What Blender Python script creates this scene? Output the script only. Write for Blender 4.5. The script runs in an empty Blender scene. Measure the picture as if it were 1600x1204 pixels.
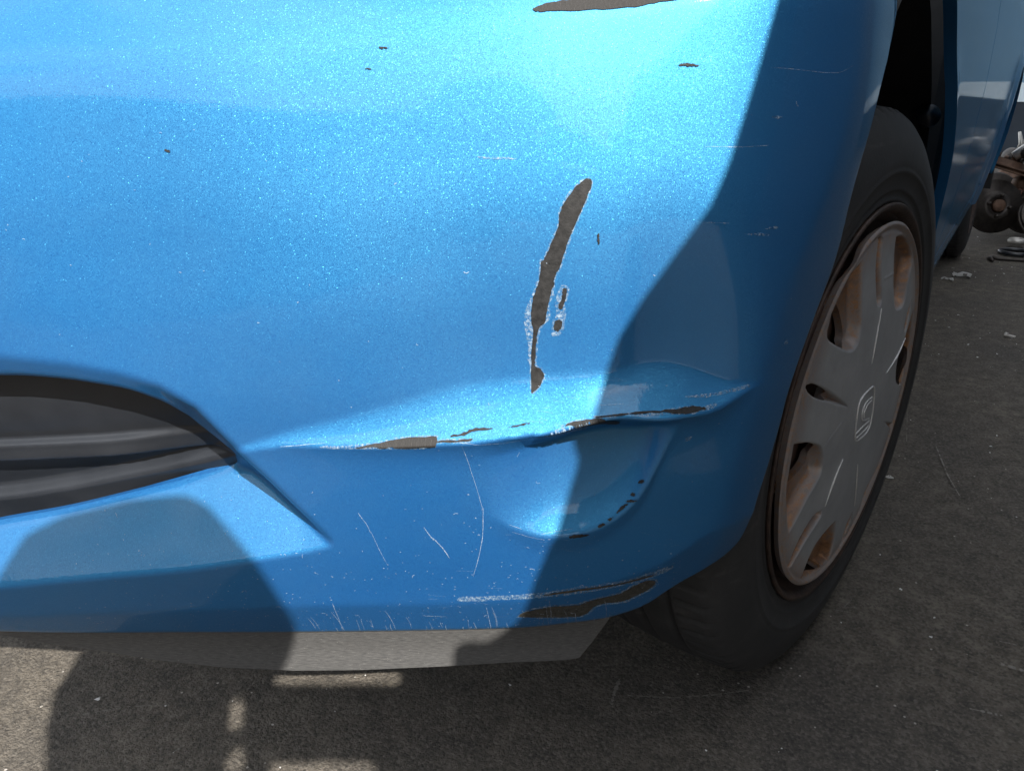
import bpy, bmesh, math, random
import numpy as np
from mathutils import Vector, Matrix
random.seed(7); rng = np.random.default_rng(7)
R = math.radians
scene = bpy.context.scene
C = scene.collection

# ------------------------------------------------------------------ camera, light, exposure
cam = bpy.data.cameras.new('camera'); camo = bpy.data.objects.new('camera', cam); C.objects.link(camo)
camo.location = (.1011, -.8101, .608); camo.rotation_euler = (R(90-21.5), 0, R(32.7))
cam.sensor_fit = 'HORIZONTAL'; cam.sensor_width = 36; cam.lens = 36*1219/1600
cam.clip_start = .01; cam.clip_end = 500
scene.camera = camo
SUNV = Vector((.62, -.44, .65)).normalized()
w = bpy.data.worlds.new('World'); scene.world = w; w.use_nodes = True
nt = w.node_tree; bg = nt.nodes['Background']
sky = nt.nodes.new('ShaderNodeTexSky'); sky.sky_type = 'NISHITA'; sky.sun_disc = False
sky.sun_elevation = math.asin(SUNV.z); sky.sun_rotation = math.atan2(SUNV.x, SUNV.y)
sky.air_density = 1.0; sky.dust_density = 1.5; sky.ozone_density = .6
# broken white cloud spread evenly over the whole sky
_tc = nt.nodes.new('ShaderNodeTexCoord'); _no = nt.nodes.new('ShaderNodeTexNoise'); _no.inputs['Scale'].default_value = 2.6; _no.inputs['Detail'].default_value = 6; _no.inputs['Roughness'].default_value = .55
nt.links.new(_tc.outputs['Generated'], _no.inputs['Vector'])
_mr = nt.nodes.new('ShaderNodeMapRange'); _mr.interpolation_type = 'SMOOTHSTEP'; _mr.inputs['From Min'].default_value = .35; _mr.inputs['From Max'].default_value = .57; _mr.inputs['To Max'].default_value = .85
nt.links.new(_no.outputs['Fac'], _mr.inputs['Value'])
_mx = nt.nodes.new('ShaderNodeMix'); _mx.data_type = 'RGBA'; nt.links.new(_mr.outputs[0], _mx.inputs[0]); nt.links.new(sky.outputs[0], _mx.inputs[6]); _mx.inputs[7].default_value = (12, 12.3, 12.6, 1)
nt.links.new(_mx.outputs[2], bg.inputs[0]); bg.inputs[1].default_value = .092
sl = bpy.data.lights.new('sun', 'SUN'); sl.energy = 5.0; sl.angle = R(.5); sl.color = (1, .95, .87)
so = bpy.data.objects.new('sun', sl); C.objects.link(so); so.rotation_euler = SUNV.to_track_quat('Z', 'Y').to_euler(); so.location = (3, -2, 4)
scene.view_settings.view_transform = 'Standard'; scene.view_settings.look = 'None'
scene.view_settings.exposure = 1.2; scene.view_settings.gamma = 1

# ------------------------------------------------------------------ materials
class N:
    def __init__(s, name):
        s.m = bpy.data.materials.new(name); s.m.use_nodes = True; s.t = s.m.node_tree; s.b = s.t.nodes['Principled BSDF']
    def n(s, typ, **kw):
        q = s.t.nodes.new(typ)
        for k, v in kw.items():
            if k.startswith('i_'):
                key = k[2:]; q.inputs[int(key) if key.isdigit() else key.replace('_', ' ')].default_value = v
            else: setattr(q, k, v)
        return q
    def l(s, a, b): s.t.links.new(a, b)
    def noise(s, vec, scale, detail=4, rough=.6, dim='3D'):
        q = s.n('ShaderNodeTexNoise', noise_dimensions=dim); q.inputs['Scale'].default_value = scale; q.inputs['Detail'].default_value = detail; q.inputs['Roughness'].default_value = rough
        s.l(vec, q.inputs['Vector']); return q.outputs['Fac']
    def ramp(s, fac, stops):
        q = s.n('ShaderNodeValToRGB'); e = q.color_ramp.elements
        while len(e) < len(stops): e.new(.5)
        for k, (p, c) in zip(e, stops): k.position = p; k.color = (*c, 1) if len(c) == 3 else c
        s.l(fac, q.inputs[0]); return q.outputs[0]
    def mix(s, f, a, b, mode='MIX'):
        q = s.n('ShaderNodeMix', data_type='RGBA', blend_type=mode)
        for sock, v in ((q.inputs[0], f), (q.inputs[6], a), (q.inputs[7], b)):
            if hasattr(v, 'is_output'): s.l(v, sock)
            else: sock.default_value = (*v, 1) if isinstance(v, tuple) and len(v) == 3 else v
        return q.outputs[2]
    def math(s, op, a, b=0.):
        q = s.n('ShaderNodeMath', operation=op)
        for i, v in enumerate((a, b)):
            if hasattr(v, 'is_output'): s.l(v, q.inputs[i])
            else: q.inputs[i].default_value = v
        return q.outputs[0]
    def set(s, **kw):
        for k, v in kw.items():
            i = s.b.inputs[k.replace('_', ' ')]
            if hasattr(v, 'is_output'): s.l(v, i)
            else: i.default_value = (*v, 1) if isinstance(v, tuple) and len(v) == 3 else v
    def bump(s, h, st, dist=.001):
        q = s.n('ShaderNodeBump'); q.inputs['Strength'].default_value = st; q.inputs['Distance'].default_value = dist
        s.l(h, q.inputs['Height']); s.l(q.outputs[0], s.b.inputs['Normal']); return q.outputs[0]
    def obj(s): return s.n('ShaderNodeTexCoord').outputs['Object']
    def uv(s): return s.n('ShaderNodeUVMap', uv_map='sz').outputs[0]

def paint(name, coords, flake=True):
    """deep blue pigment under bright cyan flakes and a clear coat"""
    m = N(name); v = m.uv() if coords == 'uv' else m.obj()
    geo = m.n('ShaderNodeNewGeometry')
    dust = m.math('MULTIPLY', m.ramp(m.noise(v, 9, 5, .65), [(.38, (0, 0, 0)), (.75, (1, 1, 1))]), .10)
    wav = m.n('ShaderNodeBump'); wav.inputs['Strength'].default_value = .018; wav.inputs['Distance'].default_value = .002
    m.l(m.noise(v, 420, 2, .5), wav.inputs['Height'])
    m.set(Base_Color=m.mix(dust, (.050, .252, .365), (.12, .23, .31)), Metallic=1., Roughness=.63, Coat_Weight=.55, Coat_Roughness=.03, Coat_IOR=1.5)
    m.l(wav.outputs[0], m.b.inputs['Coat Normal'])
    p = m.n('ShaderNodeBsdfPrincipled')
    m.l(m.mix(dust, (.0065, .071, .305), (.10, .18, .27)), p.inputs['Base Color']); p.inputs['Roughness'].default_value = .5
    p.inputs['Coat Weight'].default_value = .55; p.inputs['Coat Roughness'].default_value = .03; p.inputs['Specular IOR Level'].default_value = .1
    m.l(wav.outputs[0], p.inputs['Coat Normal'])
    if flake:
        vo = m.n('ShaderNodeTexVoronoi', voronoi_dimensions='2D' if coords == 'uv' else '3D'); vo.inputs['Scale'].default_value = 2700
        m.l(v, vo.inputs['Vector'])
        sub = m.n('ShaderNodeVectorMath', operation='SUBTRACT'); m.l(vo.outputs['Color'], sub.inputs[0]); sub.inputs[1].default_value = (.5, .5, .5)
        wn = m.n('ShaderNodeTexWhiteNoise', noise_dimensions='3D'); m.l(vo.outputs['Color'], wn.inputs['Vector'])
        pw = m.math('POWER', wn.outputs['Value'], 5.)
        amp = m.math('ADD', m.math('MULTIPLY', pw, .40), .18)
        sc = m.n('ShaderNodeVectorMath', operation='SCALE'); m.l(sub.outputs[0], sc.inputs[0]); m.l(amp, sc.inputs['Scale'])
        ad = m.n('ShaderNodeVectorMath', operation='ADD'); m.l(geo.outputs['Normal'], ad.inputs[0]); m.l(sc.outputs[0], ad.inputs[1])
        no = m.n('ShaderNodeVectorMath', operation='NORMALIZE'); m.l(ad.outputs[0], no.inputs[0])
        m.l(no.outputs[0], m.b.inputs['Normal'])
        m.set(Roughness=m.math('SUBTRACT', .63, m.math('MULTIPLY', pw, .22)))
    mx = m.n('ShaderNodeMixShader'); mx.inputs[0].default_value = .46
    m.l(m.b.outputs[0], mx.inputs[1]); m.l(p.outputs[0], mx.inputs[2])
    m.l(mx.outputs[0], m.t.nodes['Material Output'].inputs['Surface'])
    return m.m
M_PAINT = paint('blue_metallic_paint', 'uv')
M_PAINT2 = paint('blue_metallic_panel_paint', 'obj', False)

def simple(name, c1, c2, scale, rough=.6, metal=0., bump=.2, bscale=None, dist=.001, coords='obj', spec=.5):
    m = N(name); v = m.obj() if coords == 'obj' else m.uv()
    f = m.noise(v, scale, 6, .65)
    m.set(Base_Color=m.ramp(f, [(.3, c1), (.7, c2)]), Roughness=rough, Metallic=metal)
    m.b.inputs['Specular IOR Level'].default_value = spec
    if bump: m.bump(m.noise(v, bscale or scale*4, 4, .6), bump, dist)
    return m.m
M_PLASTIC = simple('bare_grey_plastic', (.0055, .0058, .0062), (.026, .0255, .026), 230, .65, spec=.25, bump=.5, bscale=900, dist=.0004, coords='uv')
def ragged(name, c1, c2, lo, hi, scale):
    """scuffed clear coat: a pale film worn away in patches"""
    m = N(name); v = m.uv(); f = m.noise(v, scale, 5, .7)
    m.set(Base_Color=m.ramp(m.noise(v, scale*.4, 4), [(.35, c1), (.7, c2)]), Roughness=.6)
    m.set(Alpha=m.ramp(f, [(lo, (0, 0, 0)), (hi, (1, 1, 1))])); return m.m
M_PALE = ragged('pale_scuffed_paint', (.09, .19, .31), (.30, .38, .46), .43, .64, 520)
M_SCR = ragged('white_scratch', (.26, .36, .48), (.55, .62, .70), .30, .75, 700)
M_GREY = simple('grey_ground_down_plastic', (.022, .021, .018), (.062, .060, .053), 300, .7, spec=.25, bump=.5, bscale=1200, dist=.0003, coords='uv')
def ribbed():
    m = N('ribbed_scraped_plastic'); v = m.uv()
    wv = m.n('ShaderNodeTexWave', wave_type='BANDS', bands_direction='X'); wv.inputs['Scale'].default_value = 430; wv.inputs['Distortion'].default_value = 4.5; wv.inputs['Detail'].default_value = 2
    m.l(v, wv.inputs['Vector'])
    m.set(Base_Color=m.mix(wv.outputs['Fac'], (.009, .0086, .0085), (.025, .023, .022)), Roughness=.7); m.bump(wv.outputs['Fac'], .5, .0004); return m.m
M_RIBBED = ribbed()
def blackplastic():
    m = N('black_trim_plastic'); v = m.uv()
    f = m.noise(v, 14, 6, .65)
    m.set(Base_Color=m.ramp(f, [(.35, (.0105, .0125, .0165)), (.7, (.020, .0225, .028))]), Roughness=m.ramp(m.noise(v, 40, 4), [(.3, (.30, .30, .30)), (.7, (.44, .44, .44))])); m.bump(m.noise(v, 1400, 2), .25, .0003); return m.m
M_TRIM = blackplastic()
def apronmat():
    m = N('scuffed_black_apron'); v = m.uv()
    mp = m.n('ShaderNodeMapping'); mp.inputs['Rotation'].default_value = (0, 0, R(35)); mp.inputs['Scale'].default_value = (160, 900, 1); m.l(v, mp.inputs[0])
    f = m.noise(mp.outputs[0], 1., 4, .7)
    g = m.noise(v, 900, 3)
    c = m.ramp(f, [(.3, (.036, .036, .037)), (.62, (.080, .079, .078)), (.85, (.18, .175, .17))])
    c = m.mix(m.ramp(g, [(.68, (0, 0, 0)), (.74, (1, 1, 1))]), c, (.34, .33, .31))
    m.set(Base_Color=c, Roughness=.6); m.bump(f, .5, .0006); return m.m
M_APRON = apronmat()
def rubber():
    m = N('worn_tyre_rubber'); v = m.obj()
    f = m.noise(v, 22, 6, .7); g = m.noise(v, 420, 3)
    c = m.ramp(f, [(.3, (.013, .0135, .015)), (.6, (.024, .024, .025)), (.8, (.042, .040, .038))])
    c = m.mix(m.math('MULTIPLY', m.ramp(g, [(.62, (0, 0, 0)), (.75, (1, 1, 1))]), .3), c, (.075, .072, .07))
    mp = m.n('ShaderNodeMapping'); mp.inputs['Scale'].default_value = (40, 9, 60); m.l(v, mp.inputs[0])
    s_ = m.noise(mp.outputs[0], 1., 5, .7)
    c = m.mix(m.math('MULTIPLY', m.ramp(s_, [(.60, (0, 0, 0)), (.78, (1, 1, 1))]), .55), c, (.085, .082, .078))
    m.set(Base_Color=c, Roughness=.66); m.bump(g, .35, .0006); return m.m
M_RUBBER = rubber()
def hubmat():
    m = N('weathered_silver_hubcap'); v = m.obj()
    at = m.n('ShaderNodeAttribute', attribute_name='grime')
    n1 = m.noise(v, 26, 6, .65); n2 = m.noise(v, 160, 4, .7)
    sp = m.n('ShaderNodeSeparateColor'); m.l(at.outputs['Color'], sp.inputs[0])
    fac = m.math('MULTIPLY', sp.outputs[0], m.math('ADD', n1, .45))
    fac = m.math('ADD', fac, m.math('MULTIPLY', m.ramp(n2, [(.52, (0, 0, 0)), (.70, (1, 1, 1))]), m.math('ADD', .10, m.math('MULTIPLY', sp.outputs[0], .9))))
    base = m.ramp(n1, [(.3, (.25, .262, .278)), (.7, (.345, .357, .372))])
    rust = m.ramp(n2, [(.3, (.085, .043, .025)), (.55, (.22, .11, .052)), (.75, (.34, .20, .11))])
    m.set(Base_Color=m.mix(m.math('MINIMUM', fac, 1.), base, rust), Metallic=.25, Roughness=.42); m.bump(n2, .18, .0005); return m.m
M_HUB = hubmat()
M_HUBEDGE = simple('bare_silver_edge', (.50, .50, .50), (.68, .67, .66), 300, .4, .3, 0)
M_RIM = simple('rusty_black_rim', (.018, .014, .013), (.075, .045, .033), 60, .55, .3, .5, 300)
M_BROWN = simple('dusty_brown_steel', (.05, .028, .022), (.105, .060, .045), 40, .7, .2, .3, 300)
M_LINER = simple('shade_black_wheel_arch', (.005, .005, .0055), (.012, .012, .013), 30, .8, 0, .4, 300)  # near-black: the shadow inside the arch is put into the colour
M_UNDER = simple('underbody_black', (.010, .010, .010), (.02, .02, .02), 20, .85)
M_CAST = simple('oily_cast_iron', (.030, .027, .026), (.085, .072, .062), 40, .5, .6, .4, 200)
M_RUSTC = simple('rusty_iron', (.07, .04, .028), (.19, .11, .07), 60, .65, .3, .5, 250)
M_ALU = simple('bare_aluminium', (.40, .38, .35), (.58, .56, .52), 50, .45, .6, .3, 200)
M_HOSE = simple('brown_chain_link', (.09, .045, .035), (.16, .08, .06), 90, .6, .2, .3)
M_WHITE = simple('white_litter', (.50, .50, .50), (.70, .69, .66), 60, .6, 0, .2)
M_SHEET = simple('dark_plain_steel', (.05, .05, .052), (.10, .09, .085), 9, .6, .3, .2, 40)
def wallmat():
    m = N('grey_corrugated_steel'); v = m.obj()
    m.set(Base_Color=m.ramp(m.noise(v, 1.3, 6, .65), [(.3, (.045, .052, .06)), (.7, (.085, .09, .095))]), Roughness=.55, Metallic=.2); return m.m
M_WALL = wallmat()
M_BUILD = simple('pale_render', (.26, .27, .28), (.36, .36, .35), .8, .8, 0, .2, 20)
M_NAVY = simple('dark_navy_wall_paint', (.012, .020, .032), (.022, .034, .050), 6, .6, 0, .2, 60)
M_BAND = simple('pale_band_paint', (.62, .74, .80), (.74, .84, .88), 8, .6, 0, .1, 60)
M_BLUEW = simple('faded_blue_wall_paint', (.15, .27, .38), (.20, .33, .44), 5, .6, 0, .2, 60)
def groundmat():
    m = N('dirty_asphalt'); v = m.obj()
    a = m.noise(v, 2.2, 6, .6); b = m.noise(v, 30, 6, .7); c = m.noise(v, 210, 4, .7); d = m.noise(v, 620, 3, .6)
    col = m.ramp(b, [(.30, (.046, .040, .033)), (.5, (.096, .083, .067)), (.70, (.172, .149, .120))])
    col = m.mix(m.math('MULTIPLY', m.ramp(a, [(.40, (0, 0, 0)), (.62, (1, 1, 1))]), .65), col, (.050, .046, .043))
    col = m.mix(m.math('MULTIPLY', m.ramp(c, [(.50, (0, 0, 0)), (.70, (1, 1, 1))]), .55), col, (.19, .172, .15))
    col = m.mix(m.math('MULTIPLY', m.ramp(c, [(.30, (1, 1, 1)), (.44, (0, 0, 0))]), .75), col, (.030, .028, .026))
    st = m.n('ShaderNodeTexVoronoi'); st.inputs['Scale'].default_value = 330; m.l(v, st.inputs['Vector'])
    ss_ = m.n('ShaderNodeSeparateColor'); m.l(st.outputs['Color'], ss_.inputs[0])
    col = m.mix(m.math('MULTIPLY', m.math('GREATER_THAN', ss_.outputs[0], .86), .30), col, (.18, .16, .134))
    col = m.mix(m.math('MULTIPLY', m.math('LESS_THAN', ss_.outputs[1], .16), .45), col, (.028, .026, .024))
    pit = m.noise(v, 75, 3, .6)
    col = m.mix(m.math('MULTIPLY', m.ramp(pit, [(.27, (1, 1, 1)), (.36, (0, 0, 0))]), .6), col, (.018, .017, .016))
    vo = m.n('ShaderNodeTexVoronoi', distance='EUCLIDEAN'); vo.inputs['Scale'].default_value = 95; m.l(v, vo.inputs['Vector'])
    sp = m.n('ShaderNodeSeparateColor'); m.l(vo.outputs['Color'], sp.inputs[0])
    fleck = m.math('MULTIPLY', m.math('LESS_THAN', vo.outputs['Distance'], .13), m.math('GREATER_THAN', sp.outputs[0], .93))
    col = m.mix(m.math('MULTIPLY', fleck, .7), col, (.45, .42, .38))
    m.set(Base_Color=col, Roughness=.88); m.b.inputs['Specular IOR Level'].default_value = .3
    h = m.math('ADD', m.math('ADD', m.math('MULTIPLY', c, .5), m.math('MULTIPLY', d, .3)), m.math('MULTIPLY', st.outputs['Distance'], -.2)); m.bump(h, 1., .006); return m.m
M_GROUND = groundmat()

# ------------------------------------------------------------------ object helpers
def link(name, me, mat=None, parent=None):
    o = bpy.data.objects.new(name, me); C.objects.link(o)
    if mat: me.materials.append(mat)
    if parent is not None: o.parent = parent
    return o
def meshobj(name, V, F, mat, parent=None, smooth=True, uv=None):
    me = bpy.data.meshes.new(name); me.from_pydata([tuple(map(float, p)) for p in V], [], F)
    if uv is not None:
        L = me.uv_layers.new(name='sz'); idx = np.empty(len(me.loops), np.int32); me.loops.foreach_get('vertex_index', idx)
        L.data.foreach_set('uv', np.asarray(uv, np.float32)[idx].ravel())
    me.polygons.foreach_set('use_smooth', [smooth]*len(me.polygons)); me.update()
    return link(name, me, mat, parent)
def bm_obj(name, bm, mat, parent=None, smooth=False):
    me = bpy.data.meshes.new(name); bmesh.ops.recalc_face_normals(bm, faces=bm.faces); bm.to_mesh(me); bm.free()
    me.polygons.foreach_set('use_smooth', [smooth]*len(me.polygons))
    return link(name, me, mat, parent)
def thing(name, label, cat, loc=(0, 0, 0), rot=(0, 0, 0), group=None):
    o = bpy.data.objects.new(name, None); C.objects.link(o); o.location = loc; o.rotation_euler = rot; tag(o, label, cat, group); return o
def tag(o, label, cat, group=None):
    o['label'] = label; o['category'] = cat
    if group: o['group'] = group
def bx(bm, c, s, bev=0., M=None):
    r = bmesh.ops.create_cube(bm, size=1, matrix=Matrix.Translation(c) @ Matrix.Diagonal((*s, 1)))
    if bev: 
        es = list({e for v in r['verts'] for e in v.link_edges}); r2 = bmesh.ops.bevel(bm, geom=es, offset=bev, segments=2, affect='EDGES', profile=.5)
def tube(bm, pts, rad, n=10, closed=False):
    pts = [Vector(p) for p in pts]; rings = []; up = None
    for i, p in enumerate(pts):
        a = pts[i-1] if (i > 0 or closed) else p; b = pts[(i+1) % len(pts)] if (i < len(pts)-1 or closed) else p
        t = (b-a).normalized()
        if up is None: up = t.orthogonal().normalized()
        up = (up - t*up.dot(t)).normalized(); sd = t.cross(up); rr = rad[i] if isinstance(rad, (list, tuple)) else rad
        rings.append([bm.verts.new(p + (up*math.cos(2*math.pi*k/n) + sd*math.sin(2*math.pi*k/n))*rr) for k in range(n)])
    m = len(rings)
    for i in range(m if closed else m-1):
        A, B = rings[i], rings[(i+1) % m]
        for k in range(n): bm.faces.new((A[k], A[(k+1) % n], B[(k+1) % n], B[k]))
    if not closed: bm.faces.new(rings[0][::-1]); bm.faces.new(rings[-1])
def lathe(bm, prof, n=64, M=None):
    """prof: (axial, radius) pairs, turned about local X"""
    rings = []
    for a, r in prof:
        rings.append([bm.verts.new((a, r*math.sin(2*math.pi*k/n), r*math.cos(2*math.pi*k/n))) for k in range(n)])
    for A, B in zip(rings, rings[1:]):
        for k in range(n): bm.faces.new((A[k], A[(k+1) % n], B[(k+1) % n], B[k]))
    bm.faces.new(rings[0]); bm.faces.new(rings[-1][::-1])

def clip_grid(u0, u1, v0, v1, du, dv, phi):
    """grid cells where phi > 0, cut along phi = 0; returns 2-D verts and faces"""
    nu = max(2, int((u1-u0)/du)+1); nv = max(2, int((v1-v0)/dv)+1)
    U, V = np.meshgrid(np.linspace(u0, u1, nu), np.linspace(v0, v1, nv), indexing='ij')
    P = np.stack([U.ravel(), V.ravel()], 1); f = phi(P); f = np.where(np.abs(f) < 1e-7, 1e-7, f)
    I = np.arange(nu*nv).reshape(nu, nv)
    Q = np.stack([I[:-1, :-1], I[1:, :-1], I[1:, 1:], I[:-1, 1:]], -1).reshape(-1, 4)
    pos = (f[Q] > 0).sum(1); faces = [tuple(q) for q in Q[pos == 4].tolist()]
    extra = []; cache = {}
    def cut(a, b):
        k = (a, b) if a < b else (b, a)
        if k not in cache:
            t = f[k[0]]/(f[k[0]]-f[k[1]]); cache[k] = len(P)+len(extra); extra.append(P[k[0]]+(P[k[1]]-P[k[0]])*t)
        return cache[k]
    for q in Q[(pos > 0) & (pos < 4)].tolist():
        poly = []
        for a, b in zip(q, q[1:]+q[:1]):
            if f[a] > 0: poly.append(a)
            if (f[a] > 0) != (f[b] > 0): poly.append(cut(a, b))
        if len(poly) >= 3: faces.append(tuple(poly))
    allp = np.vstack([P, np.array(extra)]) if extra else P
    used = np.unique(np.concatenate([np.array(q) for q in faces])) if faces else np.array([], int)
    mp = np.full(len(allp), -1); mp[used] = np.arange(len(used))
    return allp[used], [tuple(mp[list(q)].tolist()) for q in faces]
def boundary(F):
    cnt = {}
    for q in F:
        for a, b in zip(q, q[1:]+q[:1]):
            k = (a, b) if a < b else (b, a)
            cnt[k] = None if k in cnt else (a, b)
    return [e for e in cnt.values() if e]
def skin(name, P2, F, fn, mat, parent=None, lip=0., off=0., smooth=True, steps=1e-4, flip=False):
    """mesh from a mapped 2-D patch; lip turns its free edges back by the panel's thickness"""
    X = fn(P2[:, 0], P2[:, 1]); du = fn(P2[:, 0]+steps, P2[:, 1])-X; dv = fn(P2[:, 0], P2[:, 1]+steps)-X
    nr = np.cross(du, dv); nr /= np.linalg.norm(nr, axis=1)[:, None]+1e-12
    if flip: nr = -nr; F = [q[::-1] for q in F]
    X = X+nr*off; V = X; uv = P2
    F = list(F)
    if lip:
        E = boundary(F); ids = sorted({i for e in E for i in e}); k1 = {i: len(V)+j for j, i in enumerate(ids)}; k2 = {i: len(V)+len(ids)+j for j, i in enumerate(ids)}
        V = np.vstack([V, X[ids], X[ids]-nr[ids]*lip]); uv = np.vstack([uv, P2[ids], P2[ids]])
        F += [(k1[b], k1[a], k2[a], k2[b]) for a, b in E]
    return meshobj(name, V, F, mat, parent, smooth, uv)

def seg_dist(P, L, closed=True):
    """distance of points P (n,2) to polyline L, and even-odd inside test"""
    L = np.asarray(L, float); A = L; B = np.roll(L, -1, 0)
    if not closed: A = L[:-1]; B = L[1:]
    D = np.full(len(P), 1e9); ins = np.zeros(len(P), bool)
    for a, b in zip(A, B):
        ab = b-a; t = np.clip(((P-a)@ab)/max(ab@ab, 1e-14), 0, 1); D = np.minimum(D, np.hypot(*(P-a-t[:, None]*ab).T))
        if closed:
            c = (a[1] > P[:, 1]) != (b[1] > P[:, 1])
            if abs(b[1]-a[1]) > 1e-12: ins ^= c & (P[:, 0] < (b[0]-a[0])*(P[:, 1]-a[1])/(b[1]-a[1])+a[0])
    return D, ins
def sdf(P, L):
    """positive inside; far points are left coarse"""
    L = np.asarray(L, float); lo, hi = L.min(0)-.05, L.max(0)+.05
    k = ((P > lo) & (P < hi)).all(1); o = np.full(len(P), -.05)
    if k.any():
        D, i = seg_dist(P[k], L); o[k] = np.where(i, D, -D)
    return o

# ---- bumper surface: s = metres along the plan curve, z = height ----
PLAN=[(-1.15,-.88),(-.95,-.845),(-.72,-.768),(-.50,-.660),(-.30,-.540),(-.17,-.455),(-.08,-.392),(-.02,-.335),(.014,-.26),(.026,-.18),(.030,-.09),(.031,0.0),(.0315,.12)]
def spline(P,n=60):
    P=np.array(P,float);P=np.vstack([2*P[0]-P[1],P,2*P[-1]-P[-2]]);o=[]
    for i in range(1,len(P)-2):
        a,b,c,e=P[i-1:i+3]
        for t in np.linspace(0,1,n,endpoint=False):
            o.append(.5*((2*b)+(c-a)*t+(2*a-5*b+4*c-e)*t*t+(3*b-a-3*c+e)*t**3))
    o.append(P[-2]);return np.array(o)
PL=spline(PLAN);SA=np.r_[0,np.cumsum(np.linalg.norm(np.diff(PL,axis=0),axis=1))]
sg=np.linspace(0,SA[-1],1600)
PX=np.interp(sg,SA,PL[:,0]);PY=np.interp(sg,SA,PL[:,1])
_k=np.hanning(161);_k/=_k.sum()
tx=np.convolve(np.pad(np.gradient(PX,sg),80,'edge'),_k,'valid');ty=np.convolve(np.pad(np.gradient(PY,sg),80,'edge'),_k,'valid')
_n=np.hypot(tx,ty);NX,NY=ty/_n,-tx/_n
ZP=[.15,.20,.212,.24,.30,.36,.42,.48,.54,.60,.66,.74]
PP=[-.046,-.031,-.028,-.0215,-.011,-.003,.0,-.003,-.0105,-.0225,-.040,-.078]
zsg=np.linspace(.15,.74,800);ppg=np.interp(zsg,ZP,PP);_k2=np.hanning(91);_k2/=_k2.sum();ppg=np.convolve(np.pad(ppg,45,'reflect',reflect_type='odd'),_k2,'valid')
def sst(a,b,x):
    t=np.clip((np.asarray(x,float)-a)/(b-a),0,1);return t*t*(3-2*t)
def surf(s,z,off=0.):
    s=np.asarray(s,float);z=np.asarray(z,float)
    p=np.interp(z,zsg,ppg)*(1-.9*sst(1.15,1.5,s)*sst(.36,.46,z))+off
    x=np.interp(s,sg,PX);y=np.interp(s,sg,PY);nx=np.interp(s,sg,NX);ny=np.interp(s,sg,NY)
    return np.stack([x+nx*p,y+ny*p,z+0*x],-1)

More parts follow.
